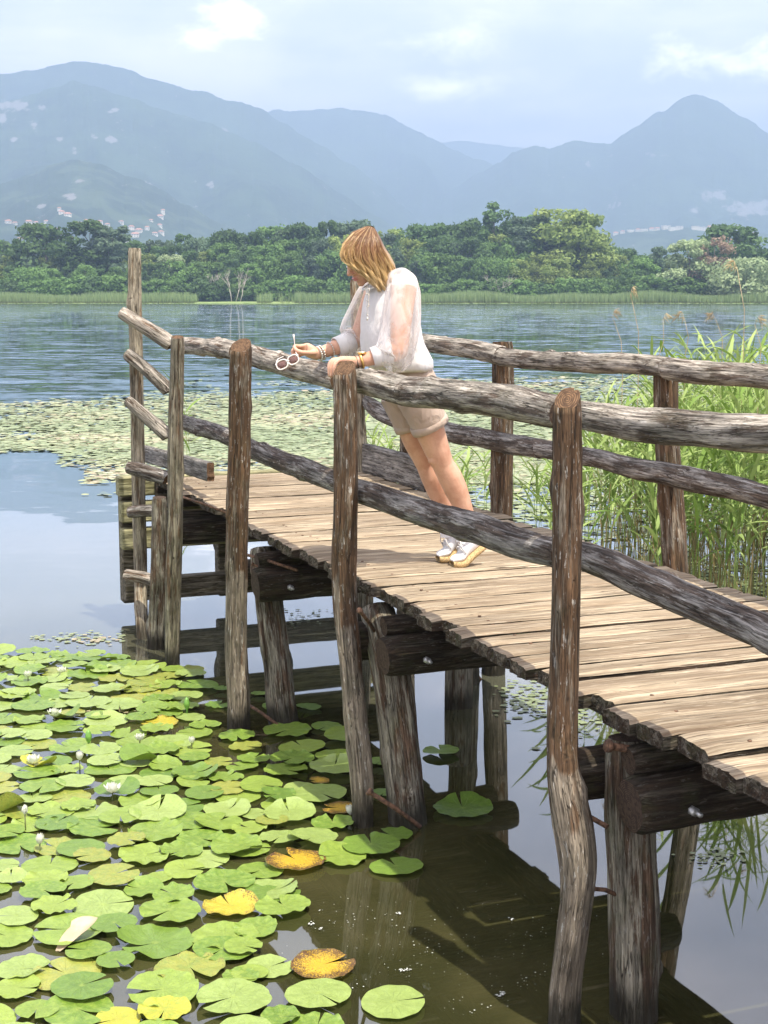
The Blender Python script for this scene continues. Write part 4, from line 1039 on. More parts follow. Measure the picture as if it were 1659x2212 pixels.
def loft(mb, secs, seg=28, mi=0, cap=True, wob=0.0, seed=0):
    """secs: (centre, half-size along V, half-size along U[, tilt vector for the section normal]); closed rings"""
    vs = []; n = len(secs)
    for i, sc_ in enumerate(secs):
        c, a, b_ = sc_[0], sc_[1], sc_[2]; ax = sc_[3] if len(sc_) > 3 else V; bx = sc_[4] if len(sc_) > 4 else U
        pw = sc_[5] if len(sc_) > 5 else 2.3
        for j in range(seg):
            w = 2 * math.pi * j / seg; cw, sw = math.cos(w), math.sin(w)
            cx = math.copysign(abs(cw) ** (2 / pw), cw); sx = math.copysign(abs(sw) ** (2 / pw), sw)
            k = 1 + wob * nz(cw * 2.2 + seed, sw * 2.2, i * .22) + wob * .6 * math.sin(w * 9 + 3 * nz(i * .15, seed, 0))
            vs.append(c + ax * (a * cx * k) + bx * (b_ * sx * k))
    fs = [(i * seg + j, i * seg + (j + 1) % seg, (i + 1) * seg + (j + 1) % seg, (i + 1) * seg + j) for i in range(n - 1) for j in range(seg)]
    if cap: fs += [tuple(reversed(range(seg))), tuple((n - 1) * seg + j for j in range(seg))]
    mb.add(vs, fs, None, mi)
def smooth_secs(secs, step=.02):
    """resample a list of (centre, a, b) sections smoothly"""
    pts = [s[0] for s in secs]; P, A = resample(pts, [s[1] for s in secs], step); _, B = resample(pts, [s[2] for s in secs], step)
    return [(p, a, b) for p, a, b in zip(P, A, B)]
def baked(mb, name, mat, parent, voxel=.005, smooth_it=2, factor=.5, **kw):
    """fuse overlapping closed pieces into one continuous surface"""
    o = mb.build('tmp', mat, None)
    m = o.modifiers.new('r', 'REMESH'); m.mode = 'VOXEL'; m.voxel_size = voxel; m.use_smooth_shade = True
    if smooth_it: s = o.modifiers.new('s', 'SMOOTH'); s.iterations = smooth_it; s.factor = factor
    dg = bpy.context.evaluated_depsgraph_get(); me = bpy.data.meshes.new_from_object(o.evaluated_get(dg)); me.name = name
    bpy.data.objects.remove(o)
    if parent is not None: me.transform(Matrix.Translation(-Vector(parent.location)))
    me.materials.clear(); me.materials.append(mat)
    me.polygons.foreach_set('use_smooth', [True] * len(me.polygons))
    q = bpy.data.objects.new(name, me); col.objects.link(q); q.parent = parent; return q

sC = 6.13
feet = (PZ(978, 1216, ZD) + PZ(952, 1208, ZD)) * .5
woman = empty('person', feet, 'woman with shoulder-length blonde hair, sheer white blouse and beige shorts leaning on the railing', 'person')
# head frame: forward to the picture's left and down
fwd0 = (-V * .95 - U * .22).normalized(); lefts = Z.cross(fwd0).normalized()      # her left, towards the viewer
PITCH = R(30)
hf = (fwd0 * math.cos(PITCH) - Z * math.sin(PITCH)).normalized(); hu = (fwd0 * math.sin(PITCH) + Z * math.cos(PITCH)).normalized(); hl = hu.cross(hf).normalized()
HC = PS(786, 549, 6.12)
def Hd(f, l, u): return HC + hf * f + hl * l + hu * u
body = MB()
body.ellipsoid(Hd(-.012, 0, .012), hf * .090, hl * .067, hu * .090, 28, 20)
body.ellipsoid(Hd(.035, 0, -.035), hf * .058, hl * .056, hu * .075, 24, 16)
body.ellipsoid(Hd(.050, 0, -.072), hf * .040, hl * .040, hu * .040, 20, 14)      # jaw
body.ellipsoid(Hd(.074, 0, -.099), hf * .017, hl * .020, hu * .017, 14, 10)      # chin
body.ellipsoid(Hd(.062, 0, -.012), hf * .028, hl * .055, hu * .018, 16, 10)      # brow / cheek ridge
for s_ in (-1, 1): body.ellipsoid(Hd(.055, .036 * s_, -.048), hf * .030, hl * .022, hu * .028, 14, 10)
loft(body, [(Hd(.086, 0, .004), .009, .007, hl, hf), (Hd(.096, 0, -.016), .010, .010, hl, hf), (Hd(.106, 0, -.034), .013, .014, hl, hf), (Hd(.098, 0, -.046), .015, .013, hl, hf)], seg=14)   # nose
body.ellipsoid(Hd(.110, 0, -.037), hf * .011, hl * .011, hu * .009, 12, 8)
for s_ in (-1, 1): body.ellipsoid(Hd(.101, .011 * s_, -.042), hf * .009, hl * .007, hu * .007, 10, 8)
body.ellipsoid(Hd(.087, 0, -.064), hf * .014, hl * .022, hu * .0065, 14, 8); body.ellipsoid(Hd(.085, 0, -.075), hf * .014, hl * .019, hu * .007, 14, 8)
for s_ in (-1, 1): body.ellipsoid(Hd(-.008, .073 * s_, -.028), hf * .016, hl * .007, hu * .028, 12, 8)   # ears
# neck and trunk
neck0 = Hd(-.03, 0, -.05)
NB = PS(838, 618, sC)
loft(body, [(neck0, .050, .050), (neck0.lerp(NB, .5), .050, .052), (NB, .060, .075), (NB + Vector((0, 0, -.04)), .07, .11)], seg=24)
tor = [(PS(846, 606, sC), .055, .11), (PS(848, 622, sC), .078, .150), (PS(846, 650, sC), .090, .150), (PS(846, 690, sC), .096, .140), (PS(852, 735, sC), .092, .140), (PS(864, 775, sC + .02), .090, .138), (PS(880, 812, sC + .04), .105, .160), (PS(892, 850, sC + .05), .100, .160), (PS(902, 880, sC + .05), .070, .12)]
loft(body, smooth_secs(tor), seg=32)
def limb(pts, seg=22, step=.02):
    P, Rr = resample([p for p, r_ in pts], [r_ for p, r_ in pts], step); body.tube(P, Rr, seg)
# legs: near = her left
sN, sF = sC - .035, sC + .13
limb([(PS(905, 862, sN), .080), (PS(918, 900, sN), .073), (PS(934, 945, sN + .02), .064), (PS(949, 985, sN + .03), .055), (PS(957, 1003, sN + .035), .050), (PS(972, 1030, sN + .04), .055), (PS(985, 1058, sN + .045), .054), (PS(1000, 1095, sN + .05), .043), (PS(1016, 1140, sN + .06), .033), (PS(1022, 1162, sN + .065), .034)])
limb([(PS(870, 862, sF), .080), (PS(885, 905, sF), .071), (PS(900, 950, sF + .01), .065), (PS(914, 985, sF + .02), .054), (PS(921, 1003, sF + .03), .049), (PS(934, 1030, sF + .03), .054), (PS(946, 1060, sF + .035), .052), (PS(960, 1096, sF + .04), .041), (PS(974, 1140, sF + .05), .032), (PS(982, 1160, sF + .055), .033)])
body.ellipsoid(PS(940, 988, sN + .02), -V * .036 - Z * .01, U * .032, Z * .034, 14, 10); body.ellipsoid(PS(1008, 1122, sN + .02), V * .02, U * .022, Z * .026, 12, 8); body.ellipsoid(PS(909, 990, sF + .02), -V * .034, U * .033, Z * .038, 14, 10)
# arms
shN, elN, wrN = PS(872, 618, sC - .155), PS(862, 757, sC - .205), PS(772, 782, 5.97)
shF, elF, wrF = PS(812, 632, sC + .165), PS(772, 733, sC + .20), PS(686, 765, 6.31)
limb([(shN, .058), (shN.lerp(elN, .35), .051), (shN.lerp(elN, .8), .041), (elN, .040), (elN.lerp(wrN, .25), .041), (elN.lerp(wrN, .7), .031), (wrN, .026)], 18)
limb([(shF, .056), (shF.lerp(elF, .35), .047), (shF.lerp(elF, .8), .040), (elF, .040), (elF.lerp(wrF, .25), .040), (elF.lerp(wrF, .7), .030), (wrF, .025)], 18)
def finger(pts, r0, r1):
    P, Rr = resample(pts, [r0 + (r1 - r0) * i / (len(pts) - 1) for i in range(len(pts))], .006); body.tube(P, Rr, 10); body.ellipsoid(P[-1], V * r1, U * r1, Z * r1, 10, 8)
# her left hand lies over the rail behind the third post
kn = PS(737, 777, 5.96); pd = (kn - wrN); pw = U
loft(body, [(wrN, .025, .022, Z, U), (wrN + pd * .35, .021, .034, Z, U), (wrN + pd * .75, .018, .041, Z, U), (kn, .016, .042, Z, U)], seg=18)
for i, (ds, L) in enumerate([(-.034, .92), (-.012, 1.0), (.011, .97), (.033, .8)]):
    a = kn + U * ds * .95; finger([a, a + (PS(722, 779, 5.96) - kn) * L + U * ds * .2, a + (PS(713, 793, 5.96) - kn) * L + U * ds * .3, a + (PS(713, 812, 5.96) - kn) * L + U * ds * .25], .0105, .0078)
a = wrN + pd * .35 + U * .028; finger([a, a + U * .03 + pd * .2 - Z * .008, a + U * .045 + pd * .55 - Z * .015], .0115, .009)
# her right hand pinches the temple of the sunglasses
kF = PS(661, 755, 6.33); pf = kF - wrF
loft(body, [(wrF, .026, .020, Z, U), (wrF + pf * .35, .031, .024, Z, U), (wrF + pf * .75, .034, .024, Z, U), (kF, .030, .022, Z, U)], seg=18)
T0 = PS(637, 752, 6.31)     # where thumb and finger meet
finger([kF + Z * .018, PS(648, 748, 6.33), PS(637, 747, 6.325), T0 + Vector((-.004, 0, .002))], .0100, .0075)      # index
finger([kF + Z * .004, PS(647, 754, 6.35), PS(634, 755, 6.345), PS(632, 763, 6.335), PS(637, 768, 6.33)], .0100, .0076)
finger([kF - Z * .009, PS(648, 760, 6.355), PS(637, 763, 6.35), PS(637, 771, 6.34), PS(644, 773, 6.335)], .0096, .0074)
finger([kF - Z * .020, PS(651, 766, 6.355), PS(643, 770, 6.35), PS(645, 776, 6.34)], .0088, .0068)
finger([wrF + pf * .3 - U * .018, PS(665, 762, 6.28), PS(652, 761, 6.275), PS(641, 757, 6.29), T0 + Vector((.004, 0, -.004))], .0120, .0082)    # thumb
# feet inside the shoes (ankles)
baked(body, 'body', M['skin'], woman, voxel=.0040, smooth_it=3)
# lips and eyes
mb = MB(); mb.ellipsoid(Hd(.0935, 0, -.0655), hf * .009, hl * .019, hu * .0045, 14, 8); mb.ellipsoid(Hd(.0915, 0, -.0745), hf * .009, hl * .017, hu * .005, 14, 8); mb.build('lips', M['lip'], woman)
for s_ in (-1, 1):
    mb = MB(); mb.ellipsoid(Hd(.078, .030 * s_, -.018), hf * .0115, hl * .0115, hu * .0095, 14, 10); e = mb.build('eye', M['eye_white'], woman)
    mb = MB(); mb.ellipsoid(Hd(.0865, .031 * s_, -.020), hf * .0035, hl * .0055, hu * .0055, 12, 8); q = mb.build('iris', M['iris'], woman); q.parent = e; q.location = e.location * 0

# blouse: body of the blouse, sheer sleeves, cuffs
mb = MB()
bl = [(PS(840, 603, sC), .062, .085), (PS(846, 612, sC), .083, .130), (PS(847, 628, sC), .098, .155), (PS(843, 655, sC), .106, .160), (PS(841, 690, sC), .114, .160), (PS(844, 725, sC), .124, .165), (PS(850, 755, sC + .01), .134, .175), (PS(857, 778, sC + .02), .138, .190), (PS(863, 792, sC + .02), .128, .185), (PS(867, 800, sC + .02), .110, .170)]
P_ = smooth_secs(bl, .016)
loft(mb, P_, seg=90, wob=.035, seed=3, cap=False)
o = mb.build('blouse', M['blouse'], woman); sd_ = o.modifiers.new('t', 'SOLIDIFY'); sd_.thickness = .0025
mb = MB()       # neckline band
ring = []; c0 = PS(812, 620, sC - .02)
for i in range(33):
    a = math.pi * 2 * i / 32; ring.append(PS(822, 612, sC) + V * (.075 * math.cos(a)) + U * (.085 * math.sin(a)) + Z * (.030 * math.cos(a) + .004))
mb.tube(ring, .006, 8); mb.build('neckline', M['cuff'], woman)
def sleeve(pts, name, seed, seg=56, wob=.06):
    mb = MB(); P, Rr = resample([p for p, r_ in pts], [r_ for p, r_ in pts], .012); n = len(P); vs = []
    t0 = (P[1] - P[0]).normalized(); a = (U - t0 * U.dot(t0)).normalized()
    for i, p in enumerate(P):
        t = (P[min(i + 1, n - 1)] - P[max(i - 1, 0)]).normalized(); a = (a - t * a.dot(t)).normalized(); b = t.cross(a)
        for j in range(seg):
            w = 2 * math.pi * j / seg; k = 1 + wob * nz(math.cos(w) * 1.6 + seed, math.sin(w) * 1.6, i * .07) + wob * .55 * math.sin(w * 8 + 4 * nz(i * .05, seed, 0)) * min(1, i / 8)
            vs.append(p + (a * math.cos(w) + b * math.sin(w)) * (Rr[i] * k))
    fs = [(i * seg + j, i * seg + (j + 1) % seg, (i + 1) * seg + (j + 1) % seg, (i + 1) * seg + j) for i in range(n - 1) for j in range(seg)]
    mb.add(vs, fs); return mb.build(name, M['sheer'], woman)
cuN = elN.lerp(wrN, .44); cuF = elF.lerp(wrF, .36)
sleeve([(PS(862, 606, sC - .10), .060), (PS(871, 624, sC - .165), .070), (PS(869, 665, sC - .20), .076), (PS(866, 710, sC - .21), .080), (PS(857, 748, sC - .21), .082), (elN.lerp(wrN, .12) - Z * .010, .088), (elN.lerp(wrN, .30) - Z * .004, .068), (cuN, .046)], 'sleeve', 2)
sleeve([(PS(826, 618, sC + .12), .060), (PS(808, 640, sC + .17), .078), (PS(795, 675, sC + .19), .086), (PS(780, 710, sC + .2), .090), (PS(768, 735, sC + .2), .084), (elF.lerp(wrF, .15) - Z * .012, .072), (elF.lerp(wrF, .28), .056), (cuF, .044)], 'sleeve', 9)
def cuff(c, d, r0, r1, L, hang):
    mb = MB(); d = d.normalized(); P = [c - d * L * .55, c - d * L * .1, c + d * L * .45]
    mb.tube(P, [r0, (r0 + r1) / 2, r1], 26, cap=False); o = mb.build('cuff', M['cuff'], woman); s = o.modifiers.new('t', 'SOLIDIFY'); s.thickness = .004
    mb = MB(); q = c - d * L * .3 - Z * r0 * .8; e = V * .3 + d * -.2 + Z * -1
    mb.tube([q, q + e * hang * .5, q + e * hang], [.018, .014, .006], 10, flat=(1, .25)); mb.build('cuff_tab', M['cuff'], woman)
cuff(cuN, wrN - elN, .050, .045, .085, .05); cuff(cuF, wrF - elF, .050, .045, .085, .03)

# shorts
mb = MB()
loft(mb, smooth_secs([(PS(872, 786, sC + .03), .105, .158), (PS(880, 812, sC + .04), .116, .170), (PS(888, 840, sC + .05), .121, .176), (PS(892, 862, sC + .05), .114, .172), (PS(898, 880, sC + .05), .09, .16)]), seg=48, wob=.02)
def leg_cloth(a, b_, c, ra, rb, rc):
    P, Rr = resample([a, b_, c], [ra, rb, rc], .015); mb.tube(P, Rr, 30)
leg_cloth(PS(900, 855, sN), PS(916, 890, sN), PS(929, 920, sN + .01), .096, .088, .083); leg_cloth(PS(864, 850, sF), PS(879, 890, sF), PS(890, 917, sF + .01), .096, .086, .080)
baked(mb, 'shorts', M['shorts'], woman, voxel=.006, smooth_it=3)
for (p0, p1, r_) in ((PS(923, 908, sN + .01), PS(931, 924, sN + .01), .086), (PS(885, 905, sF + .01), PS(892, 921, sF + .01), .083)):
    mb = MB(); mb.tube([p0, p0.lerp(p1, .5), p1], [r_ * .99, r_ * 1.015, r_], 36, cap=False); o = mb.build('turn_up', M['shorts'], woman); s = o.modifiers.new('t', 'SOLIDIFY'); s.thickness = .006; s.offset = 0
mb = MB(); mb.tube([PS(874, 790, sC + .03) + Vector((math.cos(a) * .0, 0, 0)) + V * (.112 * math.cos(a)) + U * (.165 * math.sin(a)) for a in [i * math.pi / 16 for i in range(33)]], .010, 8, flat=(1.6, .5)); mb.build('waistband', M['shorts'], woman)

# shoes: white lace-ups on jute soles, heels lifted
def shoe(toe, heel_up, s0, name='shoe'):
    """toe = ball-of-foot point on the deck; the foot rises towards the heel"""
    d = (heel_up - toe); L = d.length; dx = d.normalized(); side = U; up = side.cross(dx); up = up if up.z > 0 else -up
    flat = (-V - U * .05).normalized()
    root = empty(name, toe, None, None); root.parent = woman; root.location = toe - Vector(woman.location)
    def at(q, h, l=0): 
        if q < 0: return toe + flat * (-q * L) + Z * h + side * l      # toes stay flat on the boards
        k = min(1, q / .25); u2 = (Z * (1 - k) + up * k); return toe + dx * (q * L) + u2 * h + side * l
    prof = [(-.36, .010, .020), (-.32, .022, .033), (-.22, .030, .042), (-.08, .036, .046), (.08, .044, .046), (.26, .056, .041), (.45, .068, .036), (.64, .078, .034), (.82, .078, .034), (.94, .070, .031), (1.0, .055, .022)]
    mb = MB(); vs = []; sg = 20
    for q, h, w in prof:
        for j in range(sg):
            a = 2 * math.pi * j / sg; vs.append(at(q, .022 + h * .5 * (1 - math.cos(a)), w * math.sin(a)))
    fs = [(i * sg + j, i * sg + (j + 1) % sg, (i + 1) * sg + (j + 1) % sg, (i + 1) * sg + j) for i in range(len(prof) - 1) for j in range(sg)] + [tuple(range(sg)), tuple((len(prof) - 1) * sg + j for j in range(sg))]
    mb.add(vs, fs); up_o = mb.build('upper', M['shoe'], None); up_o.parent = root; up_o.location = -Vector(toe)
    ss = up_o.modifiers.new('s', 'SUBSURF'); ss.levels = ss.render_levels = 2
    mb = MB(); vs = []
    for q, h, w in prof:
        for (l, hh) in ((-1, .001), (-1.06, .013), (-1, .026), (1, .026), (1.06, .013), (1, .001)): vs.append(at(q * 1.01, hh, l * (w + .004)))
    fs = [(i * 6 + j, i * 6 + (j + 1) % 6, (i + 1) * 6 + (j + 1) % 6, (i + 1) * 6 + j) for i in range(len(prof) - 1) for j in range(6)] + [tuple(range(6)), tuple((len(prof) - 1) * 6 + j for j in range(6))]
    mb.add(vs, fs); so_ = mb.build('sole', M['jute'], None); so_.parent = root; so_.location = -Vector(toe)
    for k in range(5):
        q = .04 + k * .095; h = .022 + .044 + q * .05 + .004; mb = MB(); mb.tube([at(q - .01, h - .016, -.026), at(q, h, -.008), at(q + .01, h + .001, .010), at(q + .02, h - .014, .027)], .0028, 6); l_ = mb.build('lace', M['lace'], None); l_.parent = root; l_.location = -Vector(toe)
    q = .46; h = .022 + .066 + .006
    for e in (-1, 1):
        mb = MB(); mb.tube([at(q, h, 0), at(q - .1, h + .014, e * .025), at(q - .25, h - .01, e * .04), at(q - .2, h - .045, e * .046)], .0024, 6); l_ = mb.build('lace', M['lace'], None); l_.parent = root; l_.location = -Vector(toe)
    mb = MB(); mb.tube([at(.60, .092, 0), at(.66, .118, 0)], [.042, .040], 20, cap=False); c_ = mb.build('collar', M['shoe'], None); c_.parent = root; c_.location = -Vector(toe)
tN = PZ(997, 1222, ZD + .001); tF = PZ(966, 1211, ZD + .001)
shoe(tN, PS(1046, 1182, tN.dot(U) + .005), 0); shoe(tF, PS(1012, 1172, tF.dot(U) + .005), 0)

# jewellery
def ringaround(c, d, r_, w, mat, name, beads=0, label=None):
    mb = MB(); d = d.normalized(); a = d.orthogonal().normalized(); b = d.cross(a)
    if beads:
        for i in range(beads): t = 2 * math.pi * i / beads; q = c + (a * math.cos(t) + b * math.sin(t)) * r_; mb.ellipsoid(q, V * w * 1.4, U * w * 1.4, Z * w * 1.4, 8, 6)
        mb.tube([c + (a * math.cos(t) + b * math.sin(t)) * r_ for t in [i * math.pi / 12 for i in range(25)]], w * .5, 5)
    else: mb.tube([c + (a * math.cos(t) + b * math.sin(t)) * r_ for t in [i * math.pi / 12 for i in range(25)]], w, 8, flat=(1, 1))
    o = mb.build(name, mat, woman); 
    if label: o['label'] = label
dN = wrN - elN; dF = wrF - elF
ringaround(elN.lerp(wrN, .90), dN, .030, .0058, M['gold'], 'watch_strap')
mb = MB(); wc = elN.lerp(wrN, .90) + Z * .033 - U * .006; mb.tube([wc - Z * .004, wc + Z * .005], .019, 24); mb.build('watch_case', M['gold'], woman); mb = MB(); mb.tube([wc + Z * .0045, wc + Z * .0062], .0155, 24); mb.build('watch_face', M['dial'], woman)
ringaround(elN.lerp(wrN, 1.01), dN, .029, .003, M['bark'], 'bracelet')
ringaround(elF.lerp(wrF, .96), dF, .030, .0040, M['silver'], 'bracelet', 20); ringaround(elF.lerp(wrF, .90), dF, .031, .0034, M['silver'], 'bracelet', 16); ringaround(elF.lerp(wrF, .68), dF, .034, .0026, M['silver'], 'bracelet', 18)
def chain(a, b, sag, name):
    m = a.lerp(b, .5) + Vector((0, 0, -sag)); P, _ = resample([a, a.lerp(m, .55) + Z * .004, m, b.lerp(m, .55) + Z * .004, b], [1] * 5, .008); mb = MB(); mb.tube(P, .0013, 5)
    for p in P[::3]: mb.ellipsoid(p, V * .0032, U * .0032, Z * .0032, 6, 5)
    mb.ellipsoid(m, V * .005, U * .005, Z * .008, 8, 6); mb.build(name, M['silver'], woman)
chain(PS(798, 620, sC - .10) - V * .01, PS(815, 622, sC - .13) - V * .035, .075, 'necklace'); chain(PS(797, 622, sC - .10) - V * .015, PS(816, 624, sC - .13) - V * .04, .13, 'necklace')

# hair: solid under-shape and combed strands
HR = random.Random(12)
near_g = [[(789, 491), (762, 503), (741, 528), (735, 549), (739, 562), (748, 571), (758, 578)],
          [(793, 489), (769, 505), (750, 531), (745, 553), (756, 573), (766, 578), (778, 586)],
          [(797, 489), (778, 508), (762, 536), (763, 560), (778, 580), (787, 594), (797, 607)],
          [(800, 489), (788, 512), (778, 540), (784, 563), (798, 583), (808, 604), (821, 629)],
          [(803, 490), (799, 515), (797, 541), (803, 563), (813, 584), (820, 604), (833, 624)],
          [(806, 491), (810, 514), (814, 540), (820, 562), (829, 582), (833, 602), (839, 619)],
          [(808, 492), (818, 513), (826, 536), (838, 553), (848, 572), (851, 590), (848, 607)]]
far_g = [[(787, 491), (760, 503), (741, 527), (739, 548), (747, 562), (760, 575), (770, 590)],
         [(796, 489), (780, 508), (765, 540), (770, 565), (782, 585), (790, 600), (800, 614)],
         [(803, 489), (800, 514), (800, 545), (806, 567), (814, 587), (820, 604), (828, 616)],
         [(808, 492), (818, 513), (827, 536), (838, 554), (848, 574), (850, 590), (846, 606)]]
dep = [.006, .066, .088, .096, .097, .092, .086]
s_h = 6.115
def guide_pt(G_, u, q):
    x = u * (len(G_) - 1); i = min(int(x), len(G_) - 2); f = x - i; y = q * 6; j = min(int(y), 5); g = y - j
    def P(i_, j_): return Vector(G_[i_][j_])
    a = P(i, j).lerp(P(i, j + 1), g); b = P(i + 1, j).lerp(P(i + 1, j + 1), g); return a.lerp(b, f)
def depth_at(q): y = q * 6; j = min(int(y), 5); return dep[j] + (dep[j + 1] - dep[j]) * (y - j)
mb = MB(); hv = []; 
def strand(side, u, lay, ln=1.0, thick=1.0, wild=0.0):
    G_ = near_g if side < 0 else far_g; n = 12; pts = []; jx, jy = HR.gauss(0, 1.2), HR.gauss(0, 1.2); ph = HR.uniform(0, 6.28); amp = HR.uniform(1.0, 3.6); fq = HR.uniform(6, 10)
    clump = math.sin(u * 42) * .5 + .5
    prof = 1.0 - .35 * abs(u - .5) ** 2 * 4 * (.55 if u < .5 else .3)
    for k in range(n + 1):
        q = k / n * ln; g = guide_pt(G_, min(1, max(0, u + .02 * math.sin(q * 5 + ph))), q)
        cph = math.floor(u * 17) * 2.4; w = (amp * .5 * math.sin(q * fq + u * 25) + 3.6 * math.sin(q * 9.5 + cph) * q + 1.8 * math.sin(q * 15 + cph * 1.7) * q) * q * (1 + wild); d = (depth_at(q) * prof - lay + (.009 * math.sin(u * 42 + q * 7) + .008 * math.sin(q * 10 + cph)) * q)
        pts.append(PS(g.x + (w + jx * .6 * q + wild * 6 * q * q * math.sin(ph)) * 1.0, g.y + jy * .6 * q + wild * 3 * q, s_h + side * d))
    r0 = .0019 * thick; tone = min(1, max(0, .5 + HR.gauss(0, .24) + .22 * math.sin(u * 42)))
    o = len(mb.v); rad = [r0 * (.6 + .8 * math.sin(math.pi * min(1, .15 + .85 * k / n)) ** .5) if k < n else r0 * .15 for k in range(n + 1)]
    mb.tube(pts, rad, 4, cap=False)
    base = .10 if u > .35 else .22
    for k in range(n + 1):
        tt = min(1, max(0, base + (k / n) * ln * 1.0 - .12 + HR.gauss(0, .02) + (tone - .5) * .2))
        for j in range(4): mb.g[o + k * 4 + j] = (tt, tone, 0)
for i in range(2600): strand(-1, HR.random(), HR.choice([0, .003, .006, .010, .016]), HR.uniform(.78, 1.05), HR.uniform(.4, .95))
for i in range(150): strand(-1, HR.random(), -.004, HR.uniform(.85, 1.06), .4, wild=HR.uniform(.2, 1.0))
for i in range(600): strand(1, HR.random(), HR.choice([0, .004, .010, .016]), HR.uniform(.84, 1.0), HR.uniform(.8, 1.6))
# closed under-shape following the guides
for side, G_ in ((-1, near_g), (1, far_g)):
    vs = []; gs = []; nu, nq = 26, 16
    for i in range(nu + 1):
        u = i / nu; prof = 1.0 - .35 * abs(u - .5) ** 2 * 4 * (.55 if u < .5 else .3)
        for j in range(nq + 1):
            q = j / nq * .93; g = guide_pt(G_, u, q); vs.append(PS(g.x, g.y, s_h + side * max(-.004, depth_at(q) * prof - .013))); gs.append((min(1, .06 + q * .95), .25, 0))
    fs = [(i * (nq + 1) + j, i * (nq + 1) + j + 1, (i + 1) * (nq + 1) + j + 1, (i + 1) * (nq + 1) + j) for i in range(nu) for j in range(nq)]
    mb.add(vs, fs, gs)
vs = []; gs = []       # back of the hair, closing the two sides
for j in range(17):
    q = j / 16 * .97; g = guide_pt(near_g, 1.0, q); pr = 1 - .35 * .3
    for k in range(13):
        w = k / 12 * 2 - 1; bulge = 9 * (1 - w * w); vs.append(PS(g.x + bulge * min(1, q * 3) * .6, g.y - bulge * .25 * (1 - q), s_h + w * depth_at(q) * pr)); gs.append((min(1, .06 + q * .95 + .1 * nz(k * .9, j * .2, 1)), .4 + .5 * nz(k * .8, j * .15, 3), 0))
mb.add(vs, [(j * 13 + k, j * 13 + k + 1, (j + 1) * 13 + k + 1, (j + 1) * 13 + k) for j in range(16) for k in range(12)], gs)
mb.build('hair', M['hair'], woman)

# sunglasses with white frames, held by one temple over the rail
M['frame'] = material('cream_plastic', simple_fn, c=(.80, .74, .66), rough=.25)
def lens_fn(t, b, out): set_in(t, b, Base_Color=(.20, .10, .085), Roughness=.08, Alpha=.72)
M['lens'] = material('brown_lens', lens_fn)
sg = empty('sunglasses', PS(620, 780, 6.30), 'cream-framed sunglasses held by one temple over the top rail', 'sunglasses')
la, lb, lc = PS(597, 792, 6.30), PS(622, 783, 6.27), PS(645, 771, 6.25)
ax = (lc - la).normalized(); upg = (Z * .72 + U * .25 - V * .2); upg = (upg - ax * upg.dot(ax)).normalized()
for (c, w) in (((la + lb) * .5 , (lb - la).length * .46), ((lb + lc) * .5, (lc - lb).length * .46)):
    pts = [c + ax * (w * math.copysign(abs(math.cos(a)) ** .8, math.cos(a))) + upg * (.020 * math.copysign(abs(math.sin(a)) ** .8, math.sin(a))) for a in [i * math.pi / 16 for i in range(33)]]
    mb = MB(); mb.tube(pts, .0032, 8); mb.build('rim', M['frame'], sg)
    mb = MB(); mb.add([c] + pts[:-1], [(0, i + 1, (i + 1) % 32 + 1) for i in range(32)]); o = mb.build('lens', M['lens'], sg); s = o.modifiers.new('t', 'SOLIDIFY'); s.thickness = .0015; s.offset = 0
mb = MB(); mb.tube([lb - ax * .008 + upg * .004, lb + upg * .009, lb + ax * .008 + upg * .004], .0028, 8); mb.build('bridge', M['frame'], sg)
mb = MB(); mb.tube([lc + upg * .008, PS(640, 764, 6.28), T0, PS(636, 738, 6.31), PS(635, 730, 6.31), PS(634, 722, 6.31)], [.0028, .0022, .002, .002, .0035, .004], 8); mb.build('temple', M['frame'], sg)
mb = MB(); mb.tube([la + upg * .008, PS(600, 776, 6.40), PS(612, 770, 6.44)], [.0028, .0024, .0022], 8); mb.build('temple', M['frame'], sg)

